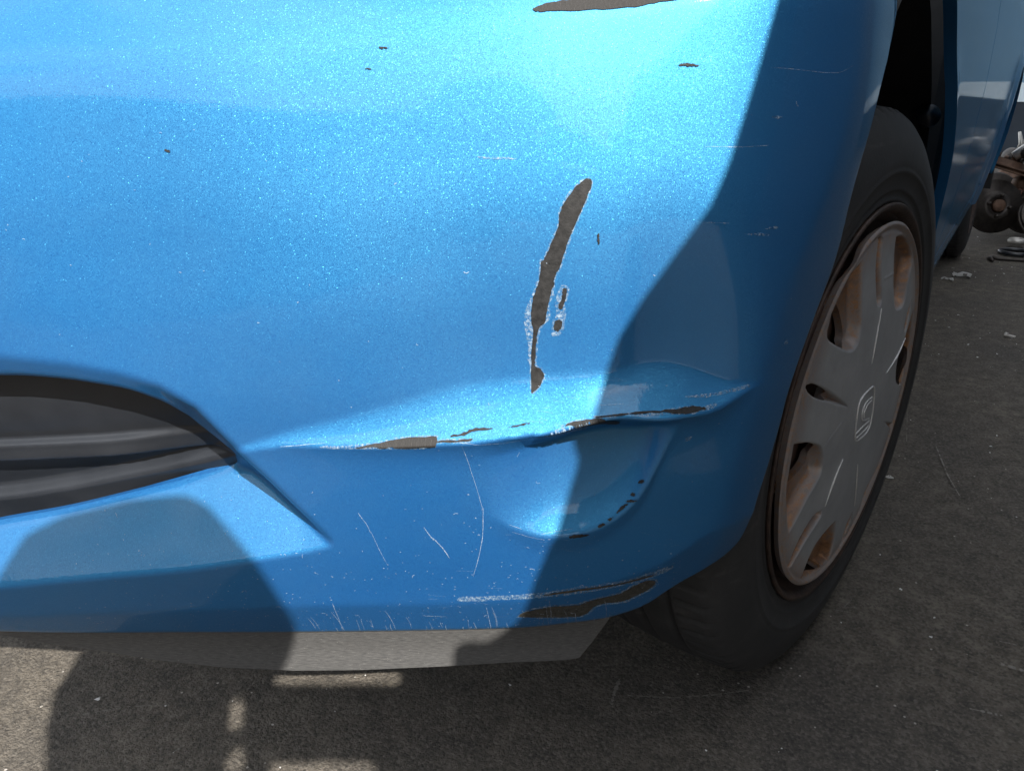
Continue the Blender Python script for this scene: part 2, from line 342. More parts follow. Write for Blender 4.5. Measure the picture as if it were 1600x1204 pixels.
FEAT = {'K': [(0.9242, 0.3828), (0.9537, 0.389), (0.9744, 0.3923), (1.0026, 0.3922), (1.035, 0.3928), (1.0674, 0.3948), (1.0917, 0.3959), (1.116, 0.3998), (1.1443, 0.4031), (1.1582, 0.4082),
       (1.1804, 0.4129), (1.2093, 0.4116), (1.243, 0.4139), (1.2672, 0.4227), (1.2794, 0.4253)],
 'L1': [(0.5511, 0.5947), (0.7159, 0.6059), (0.8287, 0.6153), (0.9375, 0.6235), (1.0095, 0.6311), (1.081, 0.6371), (1.1279, 0.6425), (1.1913, 0.6486), (1.2645, 0.6562)],
 'T': [(0.9242, 0.3833), (0.9545, 0.3954), (0.9756, 0.4027), (1.0043, 0.4102), (1.0367, 0.4187), (1.0687, 0.4282), (1.0924, 0.4339), (1.116, 0.4362), (1.1435, 0.4388), (1.1633, 0.4385),
       (1.1792, 0.4381), (1.1951, 0.4429), (1.2153, 0.4438), (1.2365, 0.4377), (1.2594, 0.428), (1.2793, 0.4262)],
 'apron': [(0.5515, 0.2048), (0.6635, 0.2074), (0.7163, 0.2066), (0.7454, 0.2002), (0.7899, 0.1929), (0.8393, 0.1838), (0.8891, 0.1775), (0.9447, 0.175), (0.9956, 0.1756), (1.0666, 0.1783),
           (1.1173, 0.1812), (1.1642, 0.1824), (1.1722, 0.1838), (1.1823, 0.1986), (1.1947, 0.2237)],
 'arch': [(1.485, 0.6605), (1.4197, 0.5882), (1.3845, 0.5444), (1.3728, 0.4937), (1.3459, 0.4537), (1.3231, 0.4128), (1.3185, 0.3743), (1.3143, 0.3441), (1.3115, 0.3143), (1.3204, 0.2785),
          (1.3044, 0.266), (1.2756, 0.2612), (1.2462, 0.2486), (1.2254, 0.2336), (1.1987, 0.2244), (1.1569, 0.2215), (1.1171, 0.2178), (1.0388, 0.2157), (0.9558, 0.2158), (0.8232, 0.2141),
          (0.7251, 0.2153)],
 'bowl': [(1.1342, 0.3978), (1.1484, 0.4012), (1.1724, 0.4082), (1.1971, 0.4072), (1.2143, 0.4019), (1.2121, 0.3786), (1.2061, 0.3595), (1.1959, 0.3421), (1.1836, 0.3294), (1.1622, 0.3195),
          (1.138, 0.3186), (1.1162, 0.3261), (1.1025, 0.337), (1.1119, 0.3601), (1.1242, 0.3817)],
 'coverbot': [(0.4907, 0.2851), (0.6423, 0.3027), (0.7477, 0.319), (0.7984, 0.3303), (0.8476, 0.343), (0.8951, 0.3557), (0.9266, 0.3667)],
 'fog': [(0.5984, 0.4042), (0.6876, 0.4261), (0.7537, 0.4329), (0.7962, 0.4348), (0.8211, 0.4345), (0.8488, 0.4314), (0.8753, 0.4256), (0.8941, 0.4128), (0.9077, 0.3936), (0.9191, 0.3789),
         (0.9241, 0.3704), (0.9214, 0.3602), (0.9162, 0.3511), (0.8864, 0.3418), (0.8388, 0.3295), (0.7903, 0.3175), (0.7407, 0.3077), (0.663, 0.2919), (0.582, 0.2821), (0.5103, 0.285),
         (0.5123, 0.3357)],
 'recA': [(0.4794, 0.4039), (0.6141, 0.437), (0.7249, 0.4516), (0.8054, 0.4534), (0.844, 0.4496), (0.8743, 0.4437), (0.9004, 0.4348), (0.922, 0.4201), (0.9419, 0.3922), (0.9628, 0.3654),
          (0.9841, 0.3357), (0.9995, 0.3122)],
 'recC': [(0.9995, 0.3122), (0.9759, 0.3049), (0.9396, 0.2979), (0.8932, 0.2886), (0.8229, 0.2786), (0.7499, 0.2681), (0.6462, 0.254), (0.5081, 0.2448), (0.3431, 0.2394)],
 'rib': [(0.533, 0.352), (0.6671, 0.3589), (0.7625, 0.3635), (0.8312, 0.368), (0.8763, 0.3729), (0.9074, 0.3751), (0.9266, 0.3722)],
 'scrapes': [('pale',
              [(1.162, 0.5548), (1.1634, 0.5527), (1.1627, 0.5482), (1.1599, 0.541), (1.1561, 0.5332), (1.1522, 0.5243), (1.1487, 0.5141), (1.1459, 0.5043), (1.1427, 0.4983),
               (1.1419, 0.4933), (1.1413, 0.4882), (1.1423, 0.487), (1.1392, 0.4818), (1.1395, 0.4727), (1.1369, 0.4694), (1.1338, 0.4655), (1.1327, 0.4568), (1.1318, 0.4474),
               (1.1315, 0.4426), (1.1349, 0.4405), (1.1369, 0.4352), (1.134, 0.4282), (1.1296, 0.4246), (1.1274, 0.4263), (1.1274, 0.4399), (1.1261, 0.446), (1.1263, 0.4542),
               (1.1247, 0.4636), (1.1236, 0.4728), (1.1258, 0.4819), (1.1283, 0.487), (1.1307, 0.4933), (1.1319, 0.4984), (1.1329, 0.5082), (1.1347, 0.5085), (1.1357, 0.5113),
               (1.1392, 0.5194), (1.1427, 0.5278), (1.1432, 0.5344), (1.1457, 0.5408), (1.1505, 0.5478), (1.1561, 0.5531), (1.16, 0.5548)]),
             ('dark',
              [(1.1619, 0.5541), (1.1628, 0.5524), (1.162, 0.5484), (1.159, 0.5415), (1.1555, 0.5334), (1.1514, 0.5245), (1.1479, 0.5143), (1.1451, 0.5045), (1.1415, 0.4977),
               (1.1412, 0.4933), (1.1398, 0.4882), (1.138, 0.4793), (1.1365, 0.4708), (1.1332, 0.4668), (1.1319, 0.4635), (1.1314, 0.4568), (1.1308, 0.4474), (1.1305, 0.4419),
               (1.1342, 0.4399), (1.1362, 0.4352), (1.1335, 0.4288), (1.1296, 0.4253), (1.1283, 0.4263), (1.1283, 0.4406), (1.1286, 0.4541), (1.1294, 0.4649), (1.128, 0.4702),
               (1.128, 0.478), (1.1291, 0.4857), (1.1316, 0.4933), (1.1328, 0.4983), (1.1336, 0.5076), (1.1351, 0.5076), (1.1363, 0.5107), (1.1399, 0.5192), (1.1434, 0.5275), (1.144, 0.534),
               (1.1463, 0.5404), (1.1511, 0.5473), (1.1565, 0.5525), (1.1601, 0.5542)]),
             ('pale',
              [(1.1459, 0.4933), (1.1503, 0.4918), (1.1498, 0.4844), (1.1482, 0.4806), (1.1489, 0.4727), (1.1472, 0.4635), (1.1428, 0.4608), (1.1405, 0.4628), (1.1411, 0.4701),
               (1.1432, 0.4753), (1.1424, 0.4818), (1.1435, 0.4882)]),
             ('dark', [(1.1472, 0.4913), (1.1494, 0.4908), (1.1488, 0.4857), (1.1472, 0.4793), (1.145, 0.4782), (1.1447, 0.4812), (1.1461, 0.4842), (1.1464, 0.4889)]),
             ('dark', [(1.1429, 0.4711), (1.1454, 0.4717), (1.1467, 0.4701), (1.1465, 0.4668), (1.1447, 0.4643), (1.1425, 0.4648), (1.1418, 0.4674)]),
             ('pale',
              [(0.9942, 0.3925), (1.0173, 0.3938), (1.0332, 0.3962), (1.0464, 0.399), (1.0693, 0.4006), (1.0695, 0.3982), (1.0905, 0.3991), (1.0906, 0.3969), (1.0693, 0.3958),
               (1.0687, 0.3935), (1.0578, 0.3922), (1.0402, 0.3917), (1.0137, 0.3916), (0.9976, 0.3913)]),
             ('ribbed', [(1.0165, 0.3927), (1.0332, 0.3956), (1.0455, 0.3982), (1.0614, 0.3994), (1.0687, 0.3998), (1.0679, 0.3945), (1.0579, 0.3935), (1.0403, 0.3929)]),
             ('dark', [(1.0688, 0.3976), (1.0807, 0.3982), (1.0903, 0.3988), (1.0903, 0.3977), (1.0789, 0.3969), (1.0688, 0.3964)]),
             ('dark', [(1.078, 0.4004), (1.0859, 0.4022), (1.0929, 0.4043), (1.1025, 0.405), (1.1031, 0.4041), (1.0929, 0.403), (1.0859, 0.4007), (1.078, 0.3998)]),
             ('dark', [(1.1135, 0.4054), (1.1191, 0.4067), (1.1261, 0.4081), (1.1265, 0.4076), (1.1195, 0.4059), (1.1139, 0.405)]),
             ('pale', [(1.1343, 0.4007), (1.1433, 0.4046), (1.1512, 0.4088), (1.1624, 0.411), (1.1637, 0.4036), (1.1643, 0.3946), (1.1543, 0.3956), (1.1489, 0.3933), (1.141, 0.3947)]),
             ('dark', [(1.1459, 0.4059), (1.1521, 0.4086), (1.1624, 0.4106), (1.1725, 0.4116), (1.183, 0.4076), (1.1852, 0.399), (1.1731, 0.4036), (1.1633, 0.4047), (1.1537, 0.4071)]),
             ('pale',
              [(1.1659, 0.4129), (1.188, 0.4154), (1.2161, 0.4167), (1.2253, 0.4176), (1.2352, 0.4167), (1.243, 0.4177), (1.2438, 0.4165), (1.237, 0.4146), (1.2243, 0.4137),
               (1.2169, 0.4139), (1.1877, 0.4138), (1.1692, 0.4117)]),
             ('dark',
              [(1.1676, 0.4127), (1.188, 0.415), (1.2036, 0.4158), (1.216, 0.4163), (1.2252, 0.4172), (1.2341, 0.4164), (1.2354, 0.4152), (1.2241, 0.4141), (1.2171, 0.4143), (1.2051, 0.415),
               (1.1878, 0.4142), (1.1692, 0.4121)]),
             ('pale', [(1.2231, 0.422), (1.2364, 0.4226), (1.2421, 0.4225), (1.2539, 0.4236), (1.2692, 0.4259), (1.2692, 0.4241), (1.2552, 0.4221), (1.2396, 0.4207), (1.2359, 0.421)]),
             ('pale',
              [(1.077, 0.2612), (1.0807, 0.2644), (1.0915, 0.2643), (1.1096, 0.2654), (1.1252, 0.2661), (1.1458, 0.2686), (1.164, 0.2712), (1.1824, 0.2731), (1.2011, 0.276), (1.2161, 0.28),
               (1.235, 0.2848), (1.2347, 0.2795), (1.2215, 0.2742), (1.2087, 0.2705), (1.1893, 0.268), (1.1706, 0.2656), (1.146, 0.2631), (1.1278, 0.2612), (1.1096, 0.2606),
               (1.0914, 0.2592), (1.0788, 0.2595)]),
             ('grey',
              [(1.1362, 0.2642), (1.1459, 0.2668), (1.1641, 0.2695), (1.1826, 0.2712), (1.2015, 0.2737), (1.2128, 0.2765), (1.2208, 0.2774), (1.2197, 0.276), (1.2082, 0.2729),
               (1.189, 0.2703), (1.1704, 0.268), (1.1459, 0.2652)]),
             ('pale',
              [(1.1208, 0.2408), (1.1294, 0.2484), (1.1466, 0.2526), (1.163, 0.2524), (1.1741, 0.2566), (1.1841, 0.2591), (1.1969, 0.2618), (1.2063, 0.269), (1.2149, 0.2733),
               (1.2249, 0.2707), (1.2268, 0.2644), (1.2221, 0.2568), (1.2108, 0.2498), (1.2037, 0.246), (1.1858, 0.2467), (1.1801, 0.2447), (1.1774, 0.2395), (1.1701, 0.234),
               (1.1556, 0.2337), (1.1374, 0.2356), (1.1215, 0.2376)]),
             ('grey',
              [(1.1239, 0.2441), (1.13, 0.247), (1.1467, 0.2511), (1.1632, 0.2506), (1.1743, 0.2546), (1.1844, 0.2572), (1.1972, 0.2598), (1.2068, 0.2667), (1.2153, 0.2711),
               (1.2234, 0.2694), (1.2247, 0.2658), (1.2202, 0.259), (1.2095, 0.2525), (1.2018, 0.2489), (1.1854, 0.2492), (1.1785, 0.2468), (1.1758, 0.2418), (1.1696, 0.2359),
               (1.1555, 0.2356), (1.1373, 0.2375), (1.1227, 0.2394)]),
             ('ribbed',
              [(1.1284, 0.6435), (1.1311, 0.6448), (1.1371, 0.6465), (1.1445, 0.6478), (1.1529, 0.649), (1.1747, 0.6537), (1.2331, 0.6537), (1.2238, 0.65), (1.207, 0.6479), (1.1933, 0.6455),
               (1.1742, 0.644), (1.1555, 0.6429), (1.137, 0.6424), (1.1306, 0.6424)]),
             ('dark',
              [(1.2036, 0.3616), (1.2038, 0.3613), (1.2036, 0.3607), (1.2027, 0.3597), (1.2021, 0.3592), (1.2014, 0.3589), (1.2004, 0.3586), (1.2004, 0.3591), (1.2012, 0.3602),
               (1.2017, 0.3609), (1.2024, 0.3616), (1.2034, 0.3622), (1.2036, 0.3621)]),
             ('dark',
              [(1.1985, 0.3511), (1.1987, 0.3507), (1.1984, 0.3502), (1.1975, 0.3497), (1.197, 0.3495), (1.1964, 0.3496), (1.1957, 0.3498), (1.1959, 0.3504), (1.1966, 0.3511),
               (1.1971, 0.3516), (1.1977, 0.3519), (1.1984, 0.352), (1.1986, 0.3517)]),
             ('dark',
              [(1.1995, 0.3472), (1.198, 0.3468), (1.1973, 0.3462), (1.1962, 0.3457), (1.1944, 0.3449), (1.1937, 0.3448), (1.1934, 0.345), (1.1925, 0.3449), (1.1928, 0.3453),
               (1.1946, 0.3463), (1.196, 0.347), (1.1974, 0.3475), (1.1993, 0.3477)]),
             ('dark',
              [(1.1934, 0.3439), (1.194, 0.3442), (1.1927, 0.3423), (1.1912, 0.3403), (1.1899, 0.3389), (1.1879, 0.337), (1.1868, 0.3364), (1.1876, 0.3377), (1.1881, 0.3388),
               (1.1886, 0.3396), (1.1903, 0.3415), (1.1916, 0.3428), (1.1922, 0.3431)]),
             ('dark',
              [(1.1855, 0.3345), (1.1848, 0.3335), (1.1842, 0.3327), (1.1837, 0.3321), (1.1825, 0.3312), (1.1818, 0.3308), (1.1817, 0.3311), (1.1812, 0.3312), (1.181, 0.3313),
               (1.1819, 0.3323), (1.1828, 0.3331), (1.1836, 0.3336), (1.1848, 0.3343)]),
             ('dark',
              [(1.1791, 0.3289), (1.1798, 0.3288), (1.1791, 0.328), (1.1777, 0.3272), (1.1768, 0.3267), (1.1755, 0.3262), (1.1743, 0.326), (1.1747, 0.3267), (1.1755, 0.3275), (1.176, 0.328),
               (1.1772, 0.3287), (1.1784, 0.3292), (1.1787, 0.329)]),
             ('dark',
              [(1.1702, 0.3206), (1.1676, 0.3198), (1.1644, 0.319), (1.1622, 0.3185), (1.1581, 0.3181), (1.1553, 0.318), (1.1556, 0.3186), (1.1551, 0.3191), (1.1546, 0.3195),
               (1.1579, 0.3201), (1.1617, 0.3207), (1.1642, 0.321), (1.168, 0.321)]),
             ('dark',
              [(1.2274, 0.6145), (1.227, 0.6142), (1.2234, 0.614), (1.2207, 0.614), (1.2178, 0.6141), (1.2142, 0.6144), (1.2138, 0.6147), (1.2155, 0.615), (1.2159, 0.6153), (1.2175, 0.6154),
               (1.2211, 0.6153), (1.2231, 0.6152), (1.2247, 0.6149)]),
             ('dark',
              [(1.0483, 0.6234), (1.0476, 0.6232), (1.0458, 0.6231), (1.0446, 0.623), (1.043, 0.6232), (1.0414, 0.6234), (1.0415, 0.6236), (1.042, 0.6238), (1.0419, 0.624), (1.043, 0.6241),
               (1.0448, 0.624), (1.0458, 0.6239), (1.047, 0.6237)]),
             ('dark',
              [(1.0385, 0.6125), (1.039, 0.6123), (1.0383, 0.6122), (1.0368, 0.6122), (1.0359, 0.6123), (1.0347, 0.6124), (1.0336, 0.6127), (1.034, 0.6128), (1.0352, 0.6129),
               (1.0359, 0.613), (1.037, 0.613), (1.0383, 0.6128), (1.0385, 0.6127)]),
             ('dark',
              [(0.9224, 0.5689), (0.9225, 0.5685), (0.9219, 0.5685), (0.9209, 0.5688), (0.9203, 0.5691), (0.9196, 0.5696), (0.919, 0.5702), (0.9195, 0.5704), (0.9204, 0.5703),
               (0.9209, 0.5703), (0.9217, 0.57), (0.9224, 0.5695), (0.9224, 0.5692)]),
             ('pale',
              [(1.1205, 0.565), (1.1159, 0.5648), (1.112, 0.5647), (1.1086, 0.5647), (1.1024, 0.565), (1.099, 0.5653), (1.0992, 0.5656), (1.0972, 0.566), (1.0971, 0.5663), (1.1029, 0.5662),
               (1.1083, 0.5661), (1.1125, 0.5659), (1.1186, 0.5654)]),
             ('pale',
              [(1.2827, 0.5865), (1.2828, 0.5861), (1.2806, 0.586), (1.2789, 0.5859), (1.2772, 0.5861), (1.2751, 0.5864), (1.2746, 0.5867), (1.2757, 0.5871), (1.2762, 0.5874),
               (1.277, 0.5875), (1.2792, 0.5875), (1.2805, 0.5873), (1.2812, 0.587)]),
             ('pale',
              [(1.2755, 0.52), (1.2767, 0.5196), (1.2751, 0.5194), (1.2697, 0.5197), (1.266, 0.52), (1.2626, 0.5204), (1.2581, 0.521), (1.2582, 0.5214), (1.2627, 0.5214), (1.2659, 0.5214),
               (1.2696, 0.5212), (1.275, 0.5207), (1.2764, 0.5203)]),
             ('pale',
              [(1.283, 0.524), (1.2841, 0.5238), (1.2816, 0.5234), (1.2784, 0.5232), (1.2761, 0.5231), (1.2729, 0.5231), (1.271, 0.5233), (1.2725, 0.5237), (1.2743, 0.5241),
               (1.2754, 0.5244), (1.2783, 0.5245), (1.2809, 0.5245), (1.2815, 0.5243)]),
             ('pale',
              [(1.3025, 0.4499), (1.3029, 0.4489), (1.3034, 0.4483), (1.3033, 0.4477), (1.3024, 0.4471), (1.3016, 0.4471), (1.3006, 0.4474), (1.2993, 0.4475), (1.2987, 0.448),
               (1.2989, 0.449), (1.2993, 0.4496), (1.3002, 0.45), (1.3016, 0.4504)]),
             ('dark',
              [(1.1677, 0.5207), (1.1679, 0.5189), (1.1678, 0.5176), (1.1675, 0.517), (1.1672, 0.5172), (1.167, 0.5182), (1.1666, 0.5198), (1.1666, 0.5216), (1.1669, 0.5231),
               (1.167, 0.5241), (1.1673, 0.5243), (1.1676, 0.5237), (1.1677, 0.5224)]),
             ('pale',
              [(1.2309, 0.3953), (1.2312, 0.3945), (1.2304, 0.3933), (1.2297, 0.3925), (1.2287, 0.392), (1.2273, 0.3916), (1.2268, 0.3921), (1.2269, 0.3931), (1.2267, 0.3938),
               (1.2269, 0.3945), (1.228, 0.3953), (1.2288, 0.3955), (1.2296, 0.3954)])],
 'sidecrease': [(1.3537, 0.6655), (1.3524, 0.6196), (1.3389, 0.5792), (1.315, 0.5272), (1.2941, 0.4775), (1.281, 0.4329), (1.2734, 0.3981), (1.2679, 0.3703)],
 'thin': [(1.0, [(1.0851, 0.3954), (1.0894, 0.3772), (1.0931, 0.361), (1.0963, 0.3482), (1.097, 0.3404), (1.0953, 0.313), (1.0894, 0.2836)]),
          (1.6, [(1.0574, 0.329), (1.0621, 0.3191), (1.0682, 0.3105), (1.0755, 0.297)]), (0.8, [(1.1678, 0.418), (1.1876, 0.4197)]), (0.8, [(1.231, 0.5288), (1.248, 0.5281)]),
          (0.7, [(1.2302, 0.5708), (1.2728, 0.5709)]), (0.7, [(1.2748, 0.6131), (1.3239, 0.6111), (1.3458, 0.6159)]),
          (0.8, [(1.0144, 0.3409), (1.0198, 0.3302), (1.0249, 0.3137), (1.03, 0.2963)]), (0.6, [(1.0033, 0.3953), (0.9622, 0.3914)]), (1.2, [(1.0508, 0.2425), (1.0695, 0.2405)]),
          (0.7, [(1.1357, 0.3211), (1.1599, 0.3244)]), (0.7, [(1.1118, 0.3963), (1.132, 0.3981), (1.1584, 0.3952)]), (0.8, [(1.0831, 0.3964), (1.1078, 0.3955), (1.1281, 0.3957)]),
          (0.8, [(1.1162, 0.3242), (1.1292, 0.3198), (1.1379, 0.3175)]), (0.8, [(1.114, 0.3305), (1.1283, 0.3246)])],
 'tuck': [(0.2975, 0.1996), (0.5847, 0.2356), (0.7401, 0.2418), (0.8374, 0.2478), (0.9691, 0.2557), (1.0704, 0.2557), (1.1397, 0.2608), (1.186, 0.2712), (1.2273, 0.289), (1.2583, 0.3137)]}

# ------------------------------------------------------------------ the dented bumper skin
_fxs = np.linspace(.1, 1.8, 3401); _fxk = np.hanning(61); _fxk /= _fxk.sum(); _fxc = {}
def fx(key, s):
    if key not in _fxc:
        a = np.array(sorted(FEAT[key])); y = np.interp(_fxs, a[:, 0], a[:, 1])
        _fxc[key] = np.convolve(np.pad(y, 30, 'edge'), _fxk, 'valid')
    return np.interp(s, _fxs, _fxc[key])
def softplus(x, w): return w*np.logaddexp(0, np.asarray(x)/w)
_scz = np.array(sorted((z, s) for s, z in FEAT['sidecrease']))
_rec = FEAT['recA'] + FEAT['recC'][1:]
_bl = np.array(sorted(FEAT['bowl'][4:13]))
_blz = np.convolve(np.pad(np.interp(_fxs, _bl[:, 0], _bl[:, 1]), 30, 'edge'), _fxk, 'valid')
def smin(a, b, k):
    h = np.clip(.5+.5*(b-a)/k, 0, 1); return b*(1-h)+a*h-k*h*(1-h)
def disp(s, z):
    s = np.asarray(s, float); z = np.asarray(z, float); P = np.stack([s, z], 1); d = np.zeros_like(s)
    # shoulder crease near the top
    d -= .25*softplus(z-fx('L1', s), .004)
    # pushed-in shelf above the long dent line, ridge at the line
    K = fx('K', s); T = fx('T', s); W = np.maximum(T-K, 1e-4); on = sst(.924, .945, s)*(1-sst(1.262, 1.288, s)); H = (.50+.34*sst(1.15, 1.20, s))*W*on
    u = (z-K)/W
    ramp = np.clip(1-u, 0, 1)**1.7
    up = -.40*H*(1-sst(0, .13, z-T)); above = np.where(z > T, up, -.40*H+.85*H*ramp)
    below = .45*H*np.exp(-np.clip(K-z, 0, 1)/.014)
    d += np.where(z >= K, above, below)
    # bowl knocked in below the line
    kb = ((P > np.array([1.08, .29])) & (P < np.array([1.24, .42]))).all(1)
    if kb.any():
        zl = np.interp(s[kb], _fxs, _blz); fade = sst(1.090, 1.150, s[kb])*(1-sst(1.205, 1.224, s[kb]))
        t = z[kb]-zl; tp = np.clip(softplus(t, .002)-.0014, 0, 1); low = .021*(1-np.exp(-tp/.024))
        dep = smin(np.clip(K[kb]-z[kb], 0, 1)*1.3, low, .003); dep = np.clip(dep, 0, None)
        d[kb] += .0018*np.exp(-(np.minimum(t, 0)/.010)**2)*fade*(z[kb] < K[kb])-np.where(z[kb] < K[kb], dep*fade, 0)
    # recess round the fog light cover and the ledge under it
    kr = ((P > np.array([.2, .22])) & (P < np.array([1.02, .47]))).all(1)
    if kr.any():
        Pr = P[kr]; _, i = seg_dist(Pr, _rec); DA, _ = seg_dist(Pr, FEAT['recA'], False)
        ZC = fx('recC', Pr[:, 0]); DC = np.clip(Pr[:, 1]-ZC, 0, 1)
        ka = .55+.95*sst(.86, .95, Pr[:, 0])
        a = ka*np.where(DA < .006, DA*DA/.012, DA-.003); c = .88*np.where(DC < .004, DC*DC/.008, DC-.002)
        dep = smin(a, c, .005); d[kr] -= np.where(i, smin(np.clip(dep, 0, 1), np.full_like(dep, .046), .004), 0)
    # tuck under along the bottom, turn-in beyond the side crease
    d -= .26*softplus(fx('tuck', s)-z, .0015)
    d -= .20*softplus(s-np.interp(z, _scz[:, 0], _scz[:, 1]), .0035)*(1-.0*z)
    # slow waviness of moulded plastic
    d += .0005*np.sin(s*31+z*17)+.0004*np.sin(z*43-s*12)
    return d
def S0(s, z): return surf(s, z, disp(s, z))
def S_ap(s, z): return np.stack([*np.moveaxis(surf(s, .222+0*np.asarray(z), -.013-.006*sst(.235, .19, z)), -1, 0)[:2], z+0*np.asarray(s)], -1)

ARCH = spline([(1.75, .71), (1.66, .70), (1.575, .69), (1.53, .678)] + FEAT['arch'] + [(.62, .2155), (.40, .215), (.25, .215)], 8)
FOGS = spline(FEAT['fog']+FEAT['fog'][:1], 5)[:-1]
KEEP = [tuple(p) for p in ARCH] + [(.25, .80)]
def phi_bumper(P):
    D, i = seg_dist(P, KEEP); a = np.where(i, D, -D); return np.minimum(a, -sdf(P, FOGS))
def S_b(s, z):
    D, i = seg_dist(np.stack([s, z], 1), [tuple(p) for p in ARCH], False)
    r = np.clip(1-D/.007, 0, 1)**2*.0035
    D2 = np.abs(sdf(np.stack([s, z], 1), FOGS)); r2 = np.clip(1-D2/.005, 0, 1)**2*.0025
    return surf(s, z, disp(s, z)-r-r2)

car = thing('parked_car', 'blue metallic hatchback with scraped and dented front bumper corner and dirty silver hubcap', 'car')
P2, F = clip_grid(.30, 1.572, .205, .735, .0019, .0019, phi_bumper)
bumper = skin('bumper', P2, F, S_b, M_PAINT, car, lip=.004)

# scrapes down to bare plastic and pale scuffed paint
k = 0
MATS = dict(grey=M_GREY, dark=M_PLASTIC, pale=M_PALE, ribbed=M_RIBBED)
for kind, poly in FEAT['scrapes']:
    poly = np.array(poly); lo, hi = poly.min(0)-.001, poly.max(0)+.001
    jag = spline(list(poly)+[tuple(poly[0])], 4)
    jag = jag + rng.normal(0, .00022, jag.shape); jag[-1] = jag[0]
    rs = max(.0004, min(.001, (hi-lo).max()/160))
    p2, f = clip_grid(lo[0], hi[0], lo[1], hi[1], rs, min(rs, .0006), lambda P: sdf(P, jag))
    if not f: continue
    skin('paint_scuff' if kind == 'pale' else 'scrape', p2, f, S_b, MATS[kind], bumper, off=.00025+(.00025 if kind != 'pale' else 0)+k*.000004); k += 1

def ribbons(name, paths, mat, parent, fn, off):
    V = []; F = []; UV = []
    for wd, L in paths:
        L = np.array(L, float)
        if 2 < len(L) < 6: L = spline([tuple(p) for p in L], 6)
        t = np.gradient(L, axis=0); t /= np.linalg.norm(t, axis=1)[:, None]+1e-12; nn_ = np.stack([-t[:, 1], t[:, 0]], 1)
        q = np.linspace(0, 1, len(L)); hw = wd*.5*np.clip(np.minimum(q, 1-q)*6+.25, 0, 1)*(.7+.6*rng.random(len(L)))
        b0 = len(V); A = L+nn_*hw[:, None]; B = L-nn_*hw[:, None]
        for a, b in zip(A, B): V += [a, b]
        for i in range(len(L)-1): F.append((b0+2*i, b0+2*i+1, b0+2*i+3, b0+2*i+2))
    V = np.array(V); return skin(name, V, F, fn, mat, parent, off=off)
paths = []
for wd, L in FEAT['thin']:                             # long scratches: uneven, broken into slightly offset strokes
    Ls = spline(L, 10); Ls = Ls+np.cumsum(rng.normal(0, .00010, Ls.shape), 0)
    cuts = sorted({0, len(Ls)-1, *[int(q*len(Ls)) for q in rng.random(2)]})
    for a, b in zip(cuts, cuts[1:]):
        if b-a > 3: paths.append((wd*.00036*rng.uniform(.6, 1.15), [tuple(p) for p in Ls[max(0, a-2):b+1]+rng.normal(0, .00025, 2)]))
inner = [tuple(p) for p in KEEP]
def ok(p):
    q = np.array([p]); return phi_bumper(q)[0] > .004
for q_ in range(34):                                    # scratches running down to the bottom lip
    s = .955+.235*(q_+rng.normal(.5, .7))/34; z0 = rng.uniform(.2205, .226); z1 = z0+.005+.032*rng.random()**1.6
    dx = rng.uniform(.001, .22)*(z1-z0); m1 = (s-dx*.35+rng.normal(0, .0004), (z0+z1)/2)
    paths.append((rng.uniform(.00018, .0004), [(s, z0), m1, (s-dx, z1)]))
n = 0
while n < 620:                                          # stone chips and nicks, thicker low down
    s = rng.uniform(.80, 1.31); z = .222+abs(rng.normal(0, .055))
    if rng.random() < .12: z = rng.uniform(.24, .60)
    if not ok((s, z)): continue
    n += 1; L = rng.choice([.0007, .0010, .0016, .0035], p=[.5, .3, .14, .06]); an = rng.uniform(0, math.pi) if rng.random() < .6 else rng.normal(0, .3)
    a = np.array([math.cos(an), math.sin(an)])*L; b = np.array([-a[1], a[0]])*rng.normal(0, .25)
    paths.append((rng.uniform(.0002, .0005), [(s, z), (s+a[0]*.5+b[0], z+a[1]*.5+b[1]), (s+a[0], z+a[1])]))
for cx, cz, nn2, sp in [(1.145, .313, 16, .012), (1.09, .262, 8, .02), (1.10, .235, 12, .035), (1.21, .31, 8, .02), (1.16, .43, 14, .010), (1.13, .41, 10, .01)]:
    for _ in range(nn2):                                # clusters of fine rub marks
        s = cx+rng.normal(0, sp); z = cz+rng.normal(0, sp*.4); L = rng.uniform(.003, .012); sl_ = rng.normal(-.15, .12)
        if ok((s, z)) and ok((s+L, z+L*sl_)): paths.append((.00022, [(s, z), (s+L, z+L*sl_)]))
o = ribbons('scratch_marks', paths, M_SCR, bumper, S_b, .0006); o['kind'] = 'stuff'

# fog light cover: black panel with one moulded rib, set back in its opening
def cov_off(s, z):
    rib = fx('rib', s); bot = fx('coverbot', s)
    base = -.068+.030*sst(-.058, .05, z-rib)
    h = .010*(1-.75*sst(.84, .915, s))
    t = z-rib
    r = h*(1-sst(.003, .010, t))*(1-sst(.0080, .0105, -t))*(.72+.28*sst(.004, -.008, t) if False else .70+.30*(1-sst(-.008, .004, t)))
    lip_ = .014*sst(.010, -.004, z-bot)*0+.011*(1-sst(-.004, .009, z-bot))
    return base+r+lip_
def phi_fogc(P): return sdf(P, FEAT['fog'])+.011
p2, f = clip_grid(.42, .945, .26, .465, .0016, .0012, phi_fogc)
skin('fog_light_cover', p2, f, lambda s, z: surf(s, z, cov_off(s, z)), M_TRIM, bumper, lip=.003)

# black apron under the bumper
ap = FEAT['apron']
APR = [(.25, .213), (.55, .213)] + ap + [(ap[-1][0], .2285), (.9, .2265), (.25, .2265)]
p2, f = clip_grid(.25, 1.25, .14, .232, .002, .0016, lambda P: sdf(P, APR))
skin('lower_apron', p2, f, S_ap, M_APRON, car, lip=.004)

